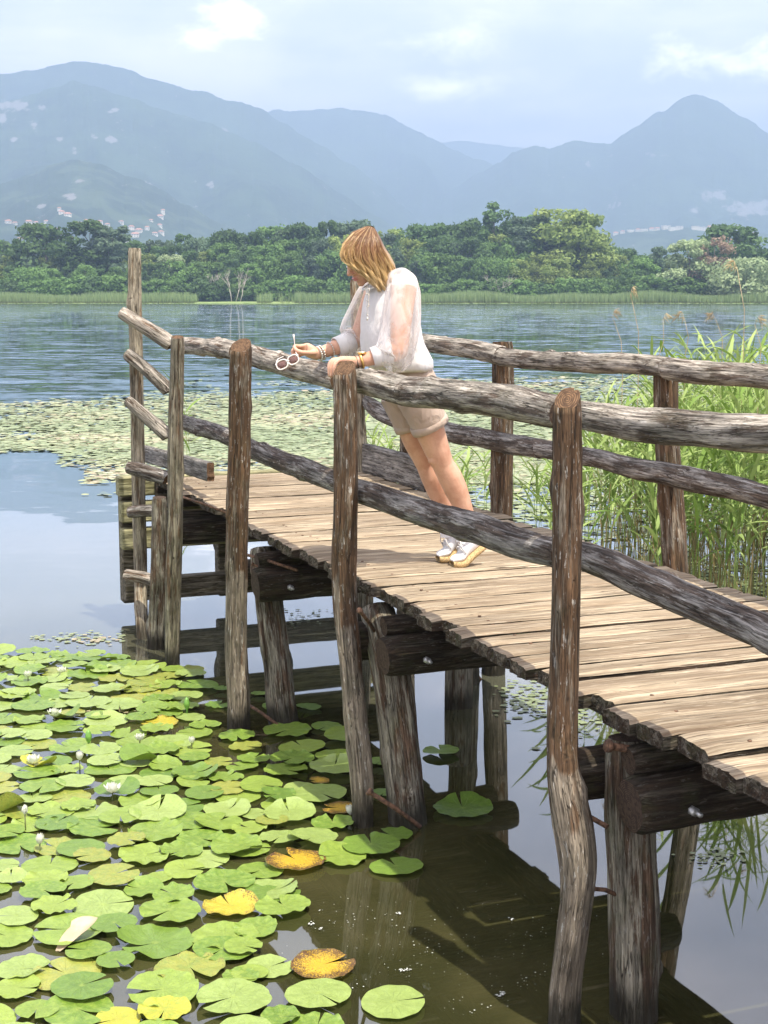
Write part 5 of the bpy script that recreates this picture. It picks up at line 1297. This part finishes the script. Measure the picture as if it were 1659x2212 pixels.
# ------------------------------------------------------------------ water lilies
def pad_fn(t, b, out, c=(.12, .22, .028), c2=(.26, .35, .06), edge=(.16, .22, .05), rot=0.0, rotc=(.10, .05, .02), yel=(.62, .40, .03), yl=0.0):
    g = attr(t); s = t.sep(g); rn = t.new('ShaderNodeObjectInfo').outputs['Random']
    sh = t.vmath('ADD', g, t.vmath('SCALE', (7.0, 3.0, 5.0), rn))
    n = t.noise(sh, 5, 5, .6); n2 = t.noise(sh, 24, 4, .65)
    r = t.math('SQRT', t.math('ADD', t.math('MULTIPLY', s[0], s[0]), t.math('MULTIPLY', s[1], s[1])))
    ang = t.math('ARCTAN2', s[1], s[0])
    vein = t.smooth(t.math('ABSOLUTE', t.math('SINE', t.math('ADD', t.math('MULTIPLY', ang, 9), t.math('MULTIPLY', n, 1.2)))), .17, .02)
    vein = t.math('MULTIPLY', vein, t.smooth(r, .92, .3))
    cc = t.mix(rn, c, c2); cc = t.mix(t.math('MULTIPLY', t.smooth(n, .35, .7), .5), cc, tuple(q * 1.25 for q in c2))
    cc = t.mix(t.math('MULTIPLY', vein, .6), cc, (.33, .44, .12))
    cc = t.mix(t.math('MULTIPLY', t.smooth(r, .16, .0), .6), cc, (.34, .44, .09))
    cc = t.vmath('SCALE', cc, t.rng(n2, .35, .65, .82, 1.14))
    if yl: cc = t.mix(t.math('MULTIPLY', t.smooth(n, .3, .6), yl), cc, yel)
    cc = t.mix(t.math('MULTIPLY', t.smooth(n2, .64, .68), .8), cc, (.13, .08, .03))     # insect bites and specks
    cc = t.mix(t.math('MULTIPLY', t.smooth(t.noise(sh, 38, 3), .66, .72), .6), cc, (.42, .46, .26))
    if rot:
        cc = t.mix(t.smooth(t.math('ADD', t.math('MULTIPLY', n2, 1.3), t.math('MULTIPLY', t.math('ADD', r, t.math('MULTIPLY', n, 1.2)), .40)), 1.45 - rot, 1.52 - rot), cc, rotc)
    cc = t.mix(t.math('MULTIPLY', t.smooth(r, .955, 1.0), .5), cc, edge)
    set_in(t, b, Base_Color=cc, Roughness=.33, Specular_IOR_Level=.5)
    h = t.math('ADD', t.math('MULTIPLY', n2, .4), t.math('ADD', t.math('MULTIPLY', vein, -.6), n))
    t.set(b.inputs['Normal'], t.bump(h, .8, .004))
    d = t.new('ShaderNodeBsdfTranslucent'); t.set(d.inputs[0], t.mix(.5, cc, (.3, .4, .04)))
    mx = t.new('ShaderNodeMixShader', i_0=.12); t.l.new(b.outputs[0], mx.inputs[1]); t.l.new(d.outputs[0], mx.inputs[2]); t.l.new(mx.outputs[0], out.inputs[0])
M['pad'] = material('lily_pad_green', pad_fn)
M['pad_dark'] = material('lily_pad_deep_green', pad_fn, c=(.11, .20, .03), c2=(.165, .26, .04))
M['pad_pale'] = material('lily_pad_pale_green', pad_fn, c=(.24, .33, .08), c2=(.30, .39, .11))
M['pad_spot'] = material('lily_pad_blemished', pad_fn, c=(.19, .27, .05), c2=(.27, .32, .07), yl=.14, rot=.12)
M['pad_yellow'] = material('lily_pad_yellowing', pad_fn, c=(.34, .38, .04), c2=(.40, .42, .05), yl=.55, rot=.2)
M['pad_lime'] = material('lily_pad_lime', pad_fn, c=(.30, .38, .05), c2=(.40, .42, .05), yl=.25)
M['pad_rot'] = material('lily_pad_rotting', pad_fn, c=(.5, .33, .03), c2=(.58, .38, .03), yl=1.0, rot=.33)
def pad_mesh(name, seed, mat, wav=.03, cup=0.0, fold=0.0, notch=.12, lift=0.0):
    r = random.Random(seed); nr, na = 9, 60; vs = [(0, 0, 0)]; gs = [(0, 0, seed)]; fs = []
    asp = r.uniform(.86, .98)
    for i in range(1, nr + 1):
        q = (i / nr) ** .85
        for j in range(na + 1):
            a = notch * (.25 + .75 * q) + (2 * math.pi - 2 * notch * (.25 + .75 * q)) * j / na
            ed = 1 + wav * (.8 * nz(math.cos(a), math.sin(a), seed) + .5 * nz(math.cos(a) * 4, math.sin(a) * 4, seed + 3) + .6 * nz(math.cos(a) * 16, math.sin(a) * 16, seed + 7)) * 1.2 * q
            rr = q * ed
            x, y = rr * math.cos(a) * asp, rr * math.sin(a)
            z = cup * q ** 3 * (.5 + .9 * nz(math.cos(a) * 1.5, math.sin(a) * 1.5, seed + 9)) + .02 * nz(x * 2, y * 2, seed) + .012 * math.sin(a * 9 + seed) * q * q
            if fold: z += fold * max(0, x * math.cos(seed) + y * math.sin(seed) - .35) ** 1.5
            z += lift * q ** 4 * max(0, nz(math.cos(a) * 2.2, math.sin(a) * 2.2, seed + 19)) * 2
            vs.append((x, y, z)); gs.append((x, y, seed))
    for j in range(na): fs.append((0, 1 + j, 2 + j))
    for i in range(nr - 1):
        for j in range(na):
            a = 1 + i * (na + 1) + j; fs.append((a, a + na + 1, a + na + 2, a + 1))
    me = bpy.data.meshes.new(name); me.from_pydata(vs, [], fs); me.materials.append(mat)
    at = me.attributes.new('gc', 'FLOAT_VECTOR', 'POINT'); at.data.foreach_set('vector', np.array(gs, np.float32).ravel())
    me.polygons.foreach_set('use_smooth', [True] * len(fs)); return me
PADS = []
for i in range(18):
    m = ['pad', 'pad', 'pad_pale', 'pad', 'pad_dark', 'pad_pale', 'pad_spot'][i % 7]
    PADS.append(pad_mesh('lily_pad', i + 1, M[m], wav=.008 + .008 * (i % 3), cup=[.01, .03, -.01, .05][i % 4], fold=[0, 0, .2, 0, .0, .5][i % 6], notch=[.08, .16, .05, .24, .12][i % 5], lift=[0, .08, 0, .16][i % 4]))
padr = random.Random(77); placed = []
def pad(px, py, wpx, label, group=None, mesh=None, rz=None, mat=None, zoff=None, tilt=None):
    p = PZ(px, py, 0.01); R0 = wpx / 2 * p.y / 3232
    me = mesh or padr.choice(PADS)
    o = bpy.data.objects.new('lily_pad', me); col.objects.link(o)
    o.scale = (R0, R0, R0)
    tl = tilt if tilt is not None else (padr.gauss(0, .022), padr.gauss(0, .022))
    z = zoff if zoff is not None else .008 + .0045 * (len(placed) % 5)
    o.location = (p.x, p.y, z); o.rotation_euler = (tl[0], tl[1], padr.uniform(0, 6.28) if rz is None else rz)
    placed.append((p.x, p.y, R0)); tag(o, label, 'lily pad', group)
    if mat: o.material_slots[0].link = 'OBJECT'; o.material_slots[0].material = M[mat]
    return o
GEN, GG = 'plain green lily pad floating among the many in the patch', 'green lily pads of the patch left of the pier'
def z5(x, y, w): return (x * .3906, 1749.6 + y * .3906, w * .3906)
def z6(x, y, w): return (518.4 + x * .3516, 1749.6 + y * .3516, w * .3516)
near = [z5(*a) for a in [(110, 190, 310), (520, 95, 350), (860, 125, 360), (1210, 75, 290), (1505, 70, 200), (275, 300, 330), (800, 250, 330), (510, 255, 240), (1310, 210, 340), (630, 375, 330), (870, 370, 180), (1110, 160, 300), (1240, 405, 370),
        (90, 600, 290), (300, 550, 290), (570, 520, 400), (40, 700, 310), (410, 410, 240), (940, 570, 370), (630, 645, 280), (860, 730, 480), (1245, 700, 400), (1235, 775, 380), (490, 790, 280), (640, 850, 230), (130, 870, 330), (90, 985, 320), (1050, 880, 430), (900, 1010, 480),
        (1290, 1060, 460), (30, 300, 180), (-30, 440, 200), (60, 380, 200), (960, 480, 260), (700, 180, 240), (1140, 270, 300), (1020, 330, 260), (1330, 930, 230)]]
near += [z6(*a) for a in [(480, 1145, 460), (80, 1200, 260), (180, 960, 330), (200, 500, 390), (630, 290, 350), (570, 90, 280), (450, 185, 330), (90, 20, 200), (50, 240, 300), (60, 1010, 250), (250, 1290, 300), (20, 860, 260)]]
for a in near: pad(*a, GEN, GG)
sp = [(z5(1440, 330, 290), 'smooth green lily pad with a yellow-green streak, lying left of the rotting yellow leaf', None, None), (z5(1500, 445, 320), 'big notched green lily pad at the right rim of the patch above the muddy water', None, None),
      (z5(1275, 540, 340), 'roundish lily pad turning yellow along its upper rim', 'pad_yellow', 2.0), (z5(205, 1120, 260), 'small bright lily pad alone in the bottom left corner', 'pad', -1.6),
      (z5(910, 1128, 320), 'bright yellow lily pad at the bottom edge of the photo', 'pad_lime', None), (z5(650, 1150, 300), 'yellow-green lily pad overlapping the bright yellow one at the bottom edge', 'pad_lime', None),
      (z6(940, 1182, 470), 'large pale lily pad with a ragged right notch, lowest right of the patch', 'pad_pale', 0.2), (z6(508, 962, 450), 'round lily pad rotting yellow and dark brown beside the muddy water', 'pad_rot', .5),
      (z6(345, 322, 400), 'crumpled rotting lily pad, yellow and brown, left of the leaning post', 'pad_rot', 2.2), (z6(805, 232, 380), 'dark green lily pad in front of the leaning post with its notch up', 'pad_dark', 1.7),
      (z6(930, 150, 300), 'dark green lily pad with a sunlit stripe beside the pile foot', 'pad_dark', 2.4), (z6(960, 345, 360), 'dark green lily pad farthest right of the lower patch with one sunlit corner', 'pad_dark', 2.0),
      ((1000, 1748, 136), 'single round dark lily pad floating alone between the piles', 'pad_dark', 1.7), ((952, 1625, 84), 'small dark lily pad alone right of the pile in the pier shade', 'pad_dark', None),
      ((735, 1752, 84), 'shaded yellow-brown rotting lily pad left of the leaning post', 'pad_rot', None), ((322, 1494, 60), 'small yellow lily pad near the upper edge of the patch', 'pad_lime', None), ((345, 1560, 90), 'lily pad with a brown rotten hole near its middle', 'pad_yellow', None),
      ((70, 1408, 78), 'lily pad farthest up the lake, alone above the patch on the left', 'pad', None), ((690, 1690, 50), 'folded yellow leaf remnant in the shade of the pier', 'pad_rot', None)]
ROT = [pad_mesh('lily_pad', 60 + i, M['pad_rot'], wav=.06, cup=.02, notch=.2, lift=.06) for i in range(3)]
for k_, (a, lab, m, rz) in enumerate(sp): pad(*a, lab, None, rz=rz, mat=m, mesh=ROT[k_ % 3] if m == 'pad_rot' else None)
poly = [(-130, 1398), (0, 1405), (110, 1410), (200, 1412), (330, 1432), (400, 1446), (436, 1462), (420, 1500), (400, 1520), (450, 1568), (500, 1586), (560, 1580), (640, 1572), (720, 1570), (762, 1590), (768, 1650), (745, 1690), (690, 1730), (760, 1790), (700, 1860), (640, 1900), (655, 1950), (560, 1990), (560, 2060), (640, 2110), (700, 2250), (-130, 2300)]
def inside(x, y, P):
    c = False; j = len(P) - 1
    for i in range(len(P)):
        if (P[i][1] > y) != (P[j][1] > y) and x < (P[j][0] - P[i][0]) * (y - P[i][1]) / (P[j][1] - P[i][1]) + P[i][0]: c = not c
        j = i
    return c
tries = 0; n0 = len(placed)
while tries < 60000 and len(placed) - n0 < 205:
    tries += 1
    py = padr.uniform(1398, 2290); px = padr.uniform(-130, 900)
    if not inside(px, py, poly): continue
    if padr.random() > (638 + 760) / 1e9 + ((1400 - 638) / (py - 638)) ** 3: continue
    p = PZ(px, py, 0); R0 = padr.uniform(.078, .128) * (1 if py < 1800 else 1.05)
    k = .64
    if px > 440 and py < 1700: k = .82
    if any((p.x - a) ** 2 + (p.y - b) ** 2 < ((R0 + c) * k) ** 2 for a, b, c in placed): continue
    
    pad(px, py, 2 * R0 * 3232 / p.y, GEN, GG)
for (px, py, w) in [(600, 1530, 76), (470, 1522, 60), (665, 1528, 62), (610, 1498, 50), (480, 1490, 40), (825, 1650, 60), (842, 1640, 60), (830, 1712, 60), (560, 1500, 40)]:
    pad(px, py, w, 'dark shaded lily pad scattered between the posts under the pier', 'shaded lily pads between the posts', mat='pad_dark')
# curled leaves standing out of the water
def curled(px, py, w, label, mat, rx, rz):
    me = pad_mesh('lily_pad', int(px), M[mat], wav=.03, fold=1.6, notch=.2); o = pad(px, py, w, label, None, mesh=me, rz=rz, tilt=(rx, .1), zoff=.03); return o
curled(300, 1640, 95, 'raised lily pad with its dark green underside showing, upper middle of the patch', 'pad_dark', .35, .5)
curled(130, 1552, 80, 'curled-up lily pad standing behind the white flower', 'pad', .4, 2.5)
curled(80, 1655, 80, 'cupped lily pad with a raised rim on the left of the patch', 'pad_lime', .3, 1.2)
curled(20, 1755, 80, 'raised brownish lily pad edge at the left side of the photo', 'pad_spot', .5, 4.0)
def beige_leaf():
    c = PZ(165, 2030, 0.02); A = (PZ(212, 1990, .05) - PZ(118, 2048, .005)) * .5; mb = MB(); vs = []; N = 14
    B = Vector((A.y, -A.x, 0)).normalized() * .05
    for i in range(N + 1):
        q = i / N * 2 - 1; w = (1 - abs(q) ** 2.4) * (1 if q > 0 else .75)
        for k in (-1, -.4, .3, 1): vs.append(c + A * q + B * (k * w) + Z * (.03 * (k * k) * w + .012 + .02 * q))
    mb.add(vs, [(i * 4 + k, i * 4 + k + 1, i * 4 + k + 5, i * 4 + k + 4) for i in range(N) for k in range(3)])
    o = mb.build('curled_leaf', M['beige'], None, origin=tuple(c)); tag(o, 'dry pinkish beige curled leaf lying in a gap of the lily pads', 'dry leaf')
M['beige'] = material('dry_beige_leaf', simple_fn, c=(.46, .36, .24), rough=.7, var=.2, sc=14, bump=.003)
beige_leaf()
# flowers
M['petal'] = material('white_petal', leaf_fn, c=(.80, .80, .72), c2=(.76, .78, .66), transl=.25)
M['stamen'] = material('yellow_stamens', simple_fn, c=(.75, .50, .05), rough=.6)
M['stem'] = material('lily_stem', simple_fn, c=(.12, .14, .04), rough=.6)
def flower(px, py, label, size=.055, openness=.8, h=.02):
    size *= .8
    base = PZ(px, py, h); root = empty('water_lily', base, label, 'water lily', 'white water lilies on the patch')
    r = random.Random(int(px)); mb = MB()
    for ring, (n, el, L) in enumerate([(8, 12 + 50 * (1 - openness), 1.1), (8, 38 + 32 * (1 - openness), 1.0), (6, 62 + 15 * (1 - openness), .85)]):
        for k in range(n):
            a = 2 * math.pi * (k + .5 * ring) / n + r.uniform(-.1, .1); e = R(el + r.uniform(-6, 6)); d = Vector((math.cos(a), math.sin(a), 0)); sd = Vector((-d.y, d.x, 0)); vs = []
            for i in range(6):
                q = i / 5; w = .30 * size * math.sin(math.pi * min(1, q * .93 + .07)) ** .8
                ee = e + .5 * q; p = base + d * (size * L * (.12 + q) * math.cos(ee)) + Z * (size * L * q * math.sin(ee) + .006)
                up = (Z * math.cos(ee) - d * math.sin(ee)) * .25
                vs += [p - sd * w + up * w, p - up * w * .3, p + sd * w + up * w]
            mb.add(vs, [(i * 3 + k2, i * 3 + k2 + 1, i * 3 + k2 + 4, i * 3 + k2 + 3) for i in range(5) for k2 in range(2)])
    mb.build('petals', M['petal'], root)
    mb = MB()
    for k in range(16):
        a = r.uniform(0, 6.28); d = Vector((math.cos(a), math.sin(a), 0)); mb.tube([base + Z * .006, base + d * size * .18 + Z * size * .45], [.0016, .0012], 4)
    mb.build('stamens', M['stamen'], root)
    mb = MB(); mb.tube([base + Z * .006, base - Z * (h + .02)], .003, 6); mb.build('stem', M['stem'], root)
for a in [(60.5, 1466, 'half-open white water lily nearest the top left of the patch', .05, .6, .03), (134, 1455, 'flat white water lily at the upper rim of the patch', .045, .9, .02), (118, 1550, 'wide-open white water lily in front of the curled dark leaf', .058, .9, .03),
          (302, 1602, 'white water lily on a bent stem in the upper middle of the patch', .045, .7, .05), (414, 1608, 'small white water lily nearest the second post', .04, .5, .03), (172, 1644, 'white water lily standing on a thin tall stem', .048, .4, .06), (72, 1652, 'white water lily half hidden behind a cupped pad', .055, .8, .03),
          (243, 1714, 'large star-shaped white water lily in the middle of the patch', .058, .95, .03), (54, 1762, 'closed white water lily bud on a stem in the left of the patch', .048, .12, .07), (86, 1826, 'small white water lily over open water at lower left', .05, .3, .03), (757, 1762, 'white water lily half hidden behind the leaning post foot', .05, .5, .02)]:
    flower(a[0], a[1], a[2], a[3], a[4], a[5])
def bud(px, py, label):
    b = PZ(px, py, .0); mb = MB(); mb.tube([b - Z * .02, b + Z * .03, b + Z * .045, b + Z * .065, b + Z * .085, b + Z * .098], [.004, .005, .013, .017, .012, .003], 10)
    o = mb.build('lily_bud', M['bud'], None, origin=tuple(b)); tag(o, label, 'flower bud')
M['bud'] = material('green_bud', simple_fn, c=(.14, .30, .05), rough=.5, var=.25, sc=50)
bud(192, 1618, 'green closed lily bud standing over a small water gap'); bud(404, 1545, 'green lily bud beside the shadow edge near the last post')

# floating scraps: duckweed patches and pale specks
r = random.Random(5); vs = []; fs = []; gs = []
def scraps(cx, cy, w, h, n, s0, s1, tone):
    for _ in range(n):
        px, py = cx + r.gauss(0, w / 2), cy + r.gauss(0, h / 2); p = PZ(px, py, .004 + r.random() * .003); s = r.uniform(s0, s1); a0 = r.uniform(0, 6.28); o = len(vs)
        for k in range(5): vs.append((p.x + s * math.cos(a0 + k * 1.257) * r.uniform(.6, 1.1), p.y + s * math.sin(a0 + k * 1.257) * r.uniform(.6, 1.1), p.z)); gs.append((min(1, max(0, tone + r.gauss(0, .12))), 0, 0))
        fs.append(tuple(range(o, o + 5)))
scraps(1138, 1505, 60, 50, 130, .01, .03, .25); scraps(1230, 1545, 60, 60, 130, .01, .03, .25); scraps(180, 1378, 90, 14, 60, .01, .03, .35); scraps(205, 1381, 50, 8, 40, .01, .025, .9); scraps(80, 1375, 14, 6, 14, .01, .02, .5)
scraps(1540, 1850, 60, 22, 60, .006, .016, .3); scraps(1600, 1290, 260, 60, 900, .012, .05, .2); scraps(1500, 1240, 200, 60, 700, .012, .05, .2)
scraps(650, 1330, 80, 20, 60, .008, .02, .4); scraps(255, 1525, 50, 16, 130, .006, .016, .85); scraps(270, 1516, 50, 18, 70, .01, .025, .6)
me = bpy.data.meshes.new('floating_scraps'); me.from_pydata(vs, [], fs); me.materials.append(M['weed'])
at = me.attributes.new('gc', 'FLOAT_VECTOR', 'POINT'); at.data.foreach_set('vector', np.array(gs, np.float32).ravel())
o = bpy.data.objects.new('floating_scraps', me); col.objects.link(o); tag(o, 'small floating weed scraps on the water around the pier', 'floating weed', None, 'stuff')
vs = []; fs = []; gs = []
for c in [(760, 2120), (1010, 2170), (930, 2050), (1180, 2000), (700, 1960), (1150, 2120), (850, 1990), (770, 1990)]: scraps(c[0] + 0, c[1], 60, 30, 12, .0012, .0035, 1)
scraps(950, 2050, 380, 160, 170, .0008, .0022, 1)
for c in [(672, 1995), (690, 2005), (1080, 2150), (1086, 2145), (860, 1972), (866, 2095), (880, 2093), (1360, 2000), (1105, 1985)]: scraps(c[0], c[1], 8, 3, 10, .002, .0045, 1)
me = bpy.data.meshes.new('floating_specks'); me.from_pydata(vs, [], fs); me.materials.append(material('pale_specks', simple_fn, c=(.6, .62, .58)))
o = bpy.data.objects.new('floating_specks', me); col.objects.link(o); tag(o, 'pale foam specks drifting on the dark water by the posts', 'specks', None, 'stuff')

# ------------------------------------------------------------------ reeds by the pier
M['reed'] = material('reed_leaf', reed_fn, lo=(.30, .25, .11), hi=(.17, .27, .055), hi2=(.36, .45, .16))
M['reed_dry'] = material('dry_reed', simple_fn, c=(.42, .33, .19), rough=.8, var=.3, sc=6)
def reed_plant(base, H, r, acc, leaves=9, tone=None, dry=0.0):
    vs, fs, gs = acc
    ln = Vector((r.gauss(0, .09), r.gauss(0, .09), 0)); t = r.random() if tone is None else tone
    def P(q): return base + Z * H * q + ln * H * q * q
    o = len(vs); n = 7
    for i in range(n + 1):
        q = i / n; p = P(q); w = .0045 * (1 - .6 * q)
        for a in (0, 2.1, 4.2): vs.append(p + Vector((math.cos(a) * w, math.sin(a) * w, 0))); gs.append((t, min(1, q * .9), 0))
    for i in range(n):
        for a in range(3): fs.append((o + i * 3 + a, o + i * 3 + (a + 1) % 3, o + i * 3 + 3 + (a + 1) % 3, o + i * 3 + 3 + a))
    a0 = r.uniform(0, 6.28)
    for k in range(leaves):
        q = .40 + .60 * (k + r.random() * .5) / leaves; p = P(min(q, 1)); a = a0 + math.pi * k + r.gauss(0, .5); d = Vector((math.cos(a), math.sin(a), 0))
        L = r.uniform(.28, .52) * (1.1 - .3 * q); w = r.uniform(.009, .017); sd = Vector((-d.y, d.x, 0)); up = r.uniform(.9, 2.2); dr_ = r.uniform(.1, 1.0)
        o = len(vs); m = 6; tt = min(1, max(0, t + r.gauss(0, .25))); 
        for i in range(m + 1):
            u = i / m; c = p + d * (L * u * (.55 + .3 * u)) + Z * (L * (up * u * .55 - dr_ * u * u * .6)); ww = w * math.sin(math.pi * min(1, .12 + u * .88)) ** .7 if i < m else .0005
            tw = sd * math.cos(u * .9) + Z * math.sin(u * .9) * .6
            yv = .9 if q > .4 else .35
            vs.append(c - tw * ww); vs.append(c + tw * ww); gs += [(tt, yv if r.random() > dry else .15, 0)] * 2
        for i in range(m): fs.append((o + 2 * i, o + 2 * i + 1, o + 2 * i + 3, o + 2 * i + 2))
def mesh_from(acc, name, mat):
    vs, fs, gs = acc
    me = bpy.data.meshes.new(name); me.from_pydata([tuple(v) for v in vs], [], fs); me.materials.append(mat)
    at = me.attributes.new('gc', 'FLOAT_VECTOR', 'POINT'); at.data.foreach_set('vector', np.array(gs, np.float32).ravel())
    o = bpy.data.objects.new(name, me); col.objects.link(o); return o
r = random.Random(21); acc = ([], [], []); n = 0
while n < 1150:
    X, Y = r.uniform(.9, 9.0), r.uniform(9.3, 15.0)
    px = CX + X / Y * 3232; lat = X * V.x + Y * V.y
    if lat < 4.25 + .25 * nz(X * 2, Y * 2, 1): continue
    ed = (px - 1330) / 220 + .9 * nz(X * 1.3, Y * 1.3, 3)
    if px < 1330: ed = -.75 + (px - 1090) / 350 + .7 * nz(X * 2, Y * 2, 3)
    if r.random() > min(1, max(.02 if px > 1110 else 0, ed + .45)): continue
    H = (1.2 + .55 * min(1, max(0, (px - 1200) / 330))) * r.uniform(.72, 1.12)
    if px < 1200: H *= .7
    reed_plant(Vector((X, Y, -.1)), H, r, acc, leaves=r.randint(9, 13)); n += 1
for _ in range(1500):          # old straw standing at the foot
    X, Y = r.uniform(1.3, 9.0), r.uniform(9.3, 14.0); px = CX + X / Y * 3232
    if X * V.x + Y * V.y < 4.2 or r.random() > min(1, max(0, (px - 1220) / 200 + .5 * nz(X * 1.5, Y * 1.5, 3))): continue
    o = len(acc[0]); H = r.uniform(.25, 1.0); ln = Vector((r.gauss(0, .16), r.gauss(0, .16), 0)); b = Vector((X, Y, -.05)); w = .004; t = r.random()
    for i in range(4):
        q = i / 3; p = b + Z * H * q + ln * H * q * q
        for a in (0, 2.1, 4.2): acc[0].append(p + Vector((math.cos(a) * w, math.sin(a) * w, 0))); acc[2].append((t, .0, 0))
    for i in range(3):
        for a in range(3): acc[1].append((o + i * 3 + a, o + i * 3 + (a + 1) % 3, o + i * 3 + 3 + (a + 1) % 3, o + i * 3 + 3 + a))
o = mesh_from(acc, 'reed_bed', M['reed']); tag(o, 'dense bright green reed bed standing in the water right of the pier', 'reeds', None, 'stuff')
def single_reed(px, py, H, label, seed, **kw):
    acc = ([], [], []); b = PZ(px, py, 0); reed_plant(b - Z * .1, H, random.Random(seed), acc, **kw); o = mesh_from(acc, 'reed', M['reed']); tag(o, label, 'reed')
single_reed(404, 1020, 1.05, 'small reed tuft showing between the last posts of the pier', 4, leaves=6); single_reed(412, 1012, .8, 'paler short reed beside the reed tuft at the last posts', 9, leaves=5, dry=.7)
for i, (px, py, H) in enumerate([(1000, 1120, .7), (985, 1090, .6), (1030, 1150, .75), (925, 1060, .5), (800, 1010, .55), (860, 1020, .45), (1130, 1175, .9), (1150, 1190, .8)]):
    acc = ([], [], []); rr = random.Random(60 + i); b = PZ(px, py, 0)
    for k in range(4): reed_plant(b + Vector((rr.gauss(0, .12), rr.gauss(0, .12), -.05)), H * rr.uniform(.7, 1.1), rr, acc, leaves=5)
    o = mesh_from(acc, 'reed_tuft', M['reed']); tag(o, 'thin tuft of short reeds in the water behind the right railing', 'reeds', 'thin reed tufts behind the right railing')
def plume(px0, py0, px1, py1, Y, label, curl=1):
    b = PY(px0, py0, Y); t = PY(px1, py1, Y); mb = MB(); m = b.lerp(t, .5) + Vector((.03, 0, 0)); mb.tube([Vector((b.x, b.y, -.1)), b, m, t], [.004, .0032, .0025, .0015], 5)
    rr = random.Random(int(px0)); 
    for k in range(26):
        q = rr.random(); p = t + Vector((curl * .05 * q, 0, .05 * math.sin(q * 3))) ; d = Vector((curl * rr.uniform(.0, .06), rr.gauss(0, .02), rr.uniform(-.07, .01))); mb.tube([p, p + d * .5 + Z * .006, p + d], [.001, .0022, .0006], 4)
    o = mb.build('dry_reed_plume', M['reed_dry'], None, origin=(b.x, b.y, 0)); tag(o, label, 'dry reed')
plume(1379, 800, 1362, 634, 11, 'tall thin dry reed stalk with a pale head against the far reeds', .6); plume(1606, 760, 1592, 578, 11, 'tallest dry reed stalk with a curled pale head at the right', -1); plume(1345, 790, 1322, 682, 12, 'short dry reed plume hanging left over the lake'); plume(1420, 780, 1432, 690, 12, 'bushy dry reed plume right of the tall thin stalk')
plume(1480, 770, 1478, 686, 12, 'faint dry plume leaning left of the rightmost stalks', -1); plume(1640, 800, 1630, 700, 10.5, 'dark drooping dry reed head at the right edge'); plume(1560, 770, 1545, 688, 12, 'light dry reed plume in front of the far water', -1)
for i, (px, py, H) in enumerate([(1600, 1690, 0)]): pass

# ------------------------------------------------------------------ haze
def haze_fn(t, b, out, density=2.6e-4):
    t.n.remove(b); v = t.new('ShaderNodeVolumePrincipled'); v.inputs['Color'].default_value = (.38, .50, .70, 1); v.inputs['Density'].default_value = density
    v.inputs['Anisotropy'].default_value = .1
    t.l.new(v.outputs[0], out.inputs['Volume'])
hm = material('haze_air', haze_fn); mb = MB()
mb.box(Vector((0, 5600, 562)), Vector((9500, 0, 0)), Vector((0, 6400, 0)), Vector((0, 0, 568)))
hz = mb.build('haze', hm); tag(hz, kind='stuff')
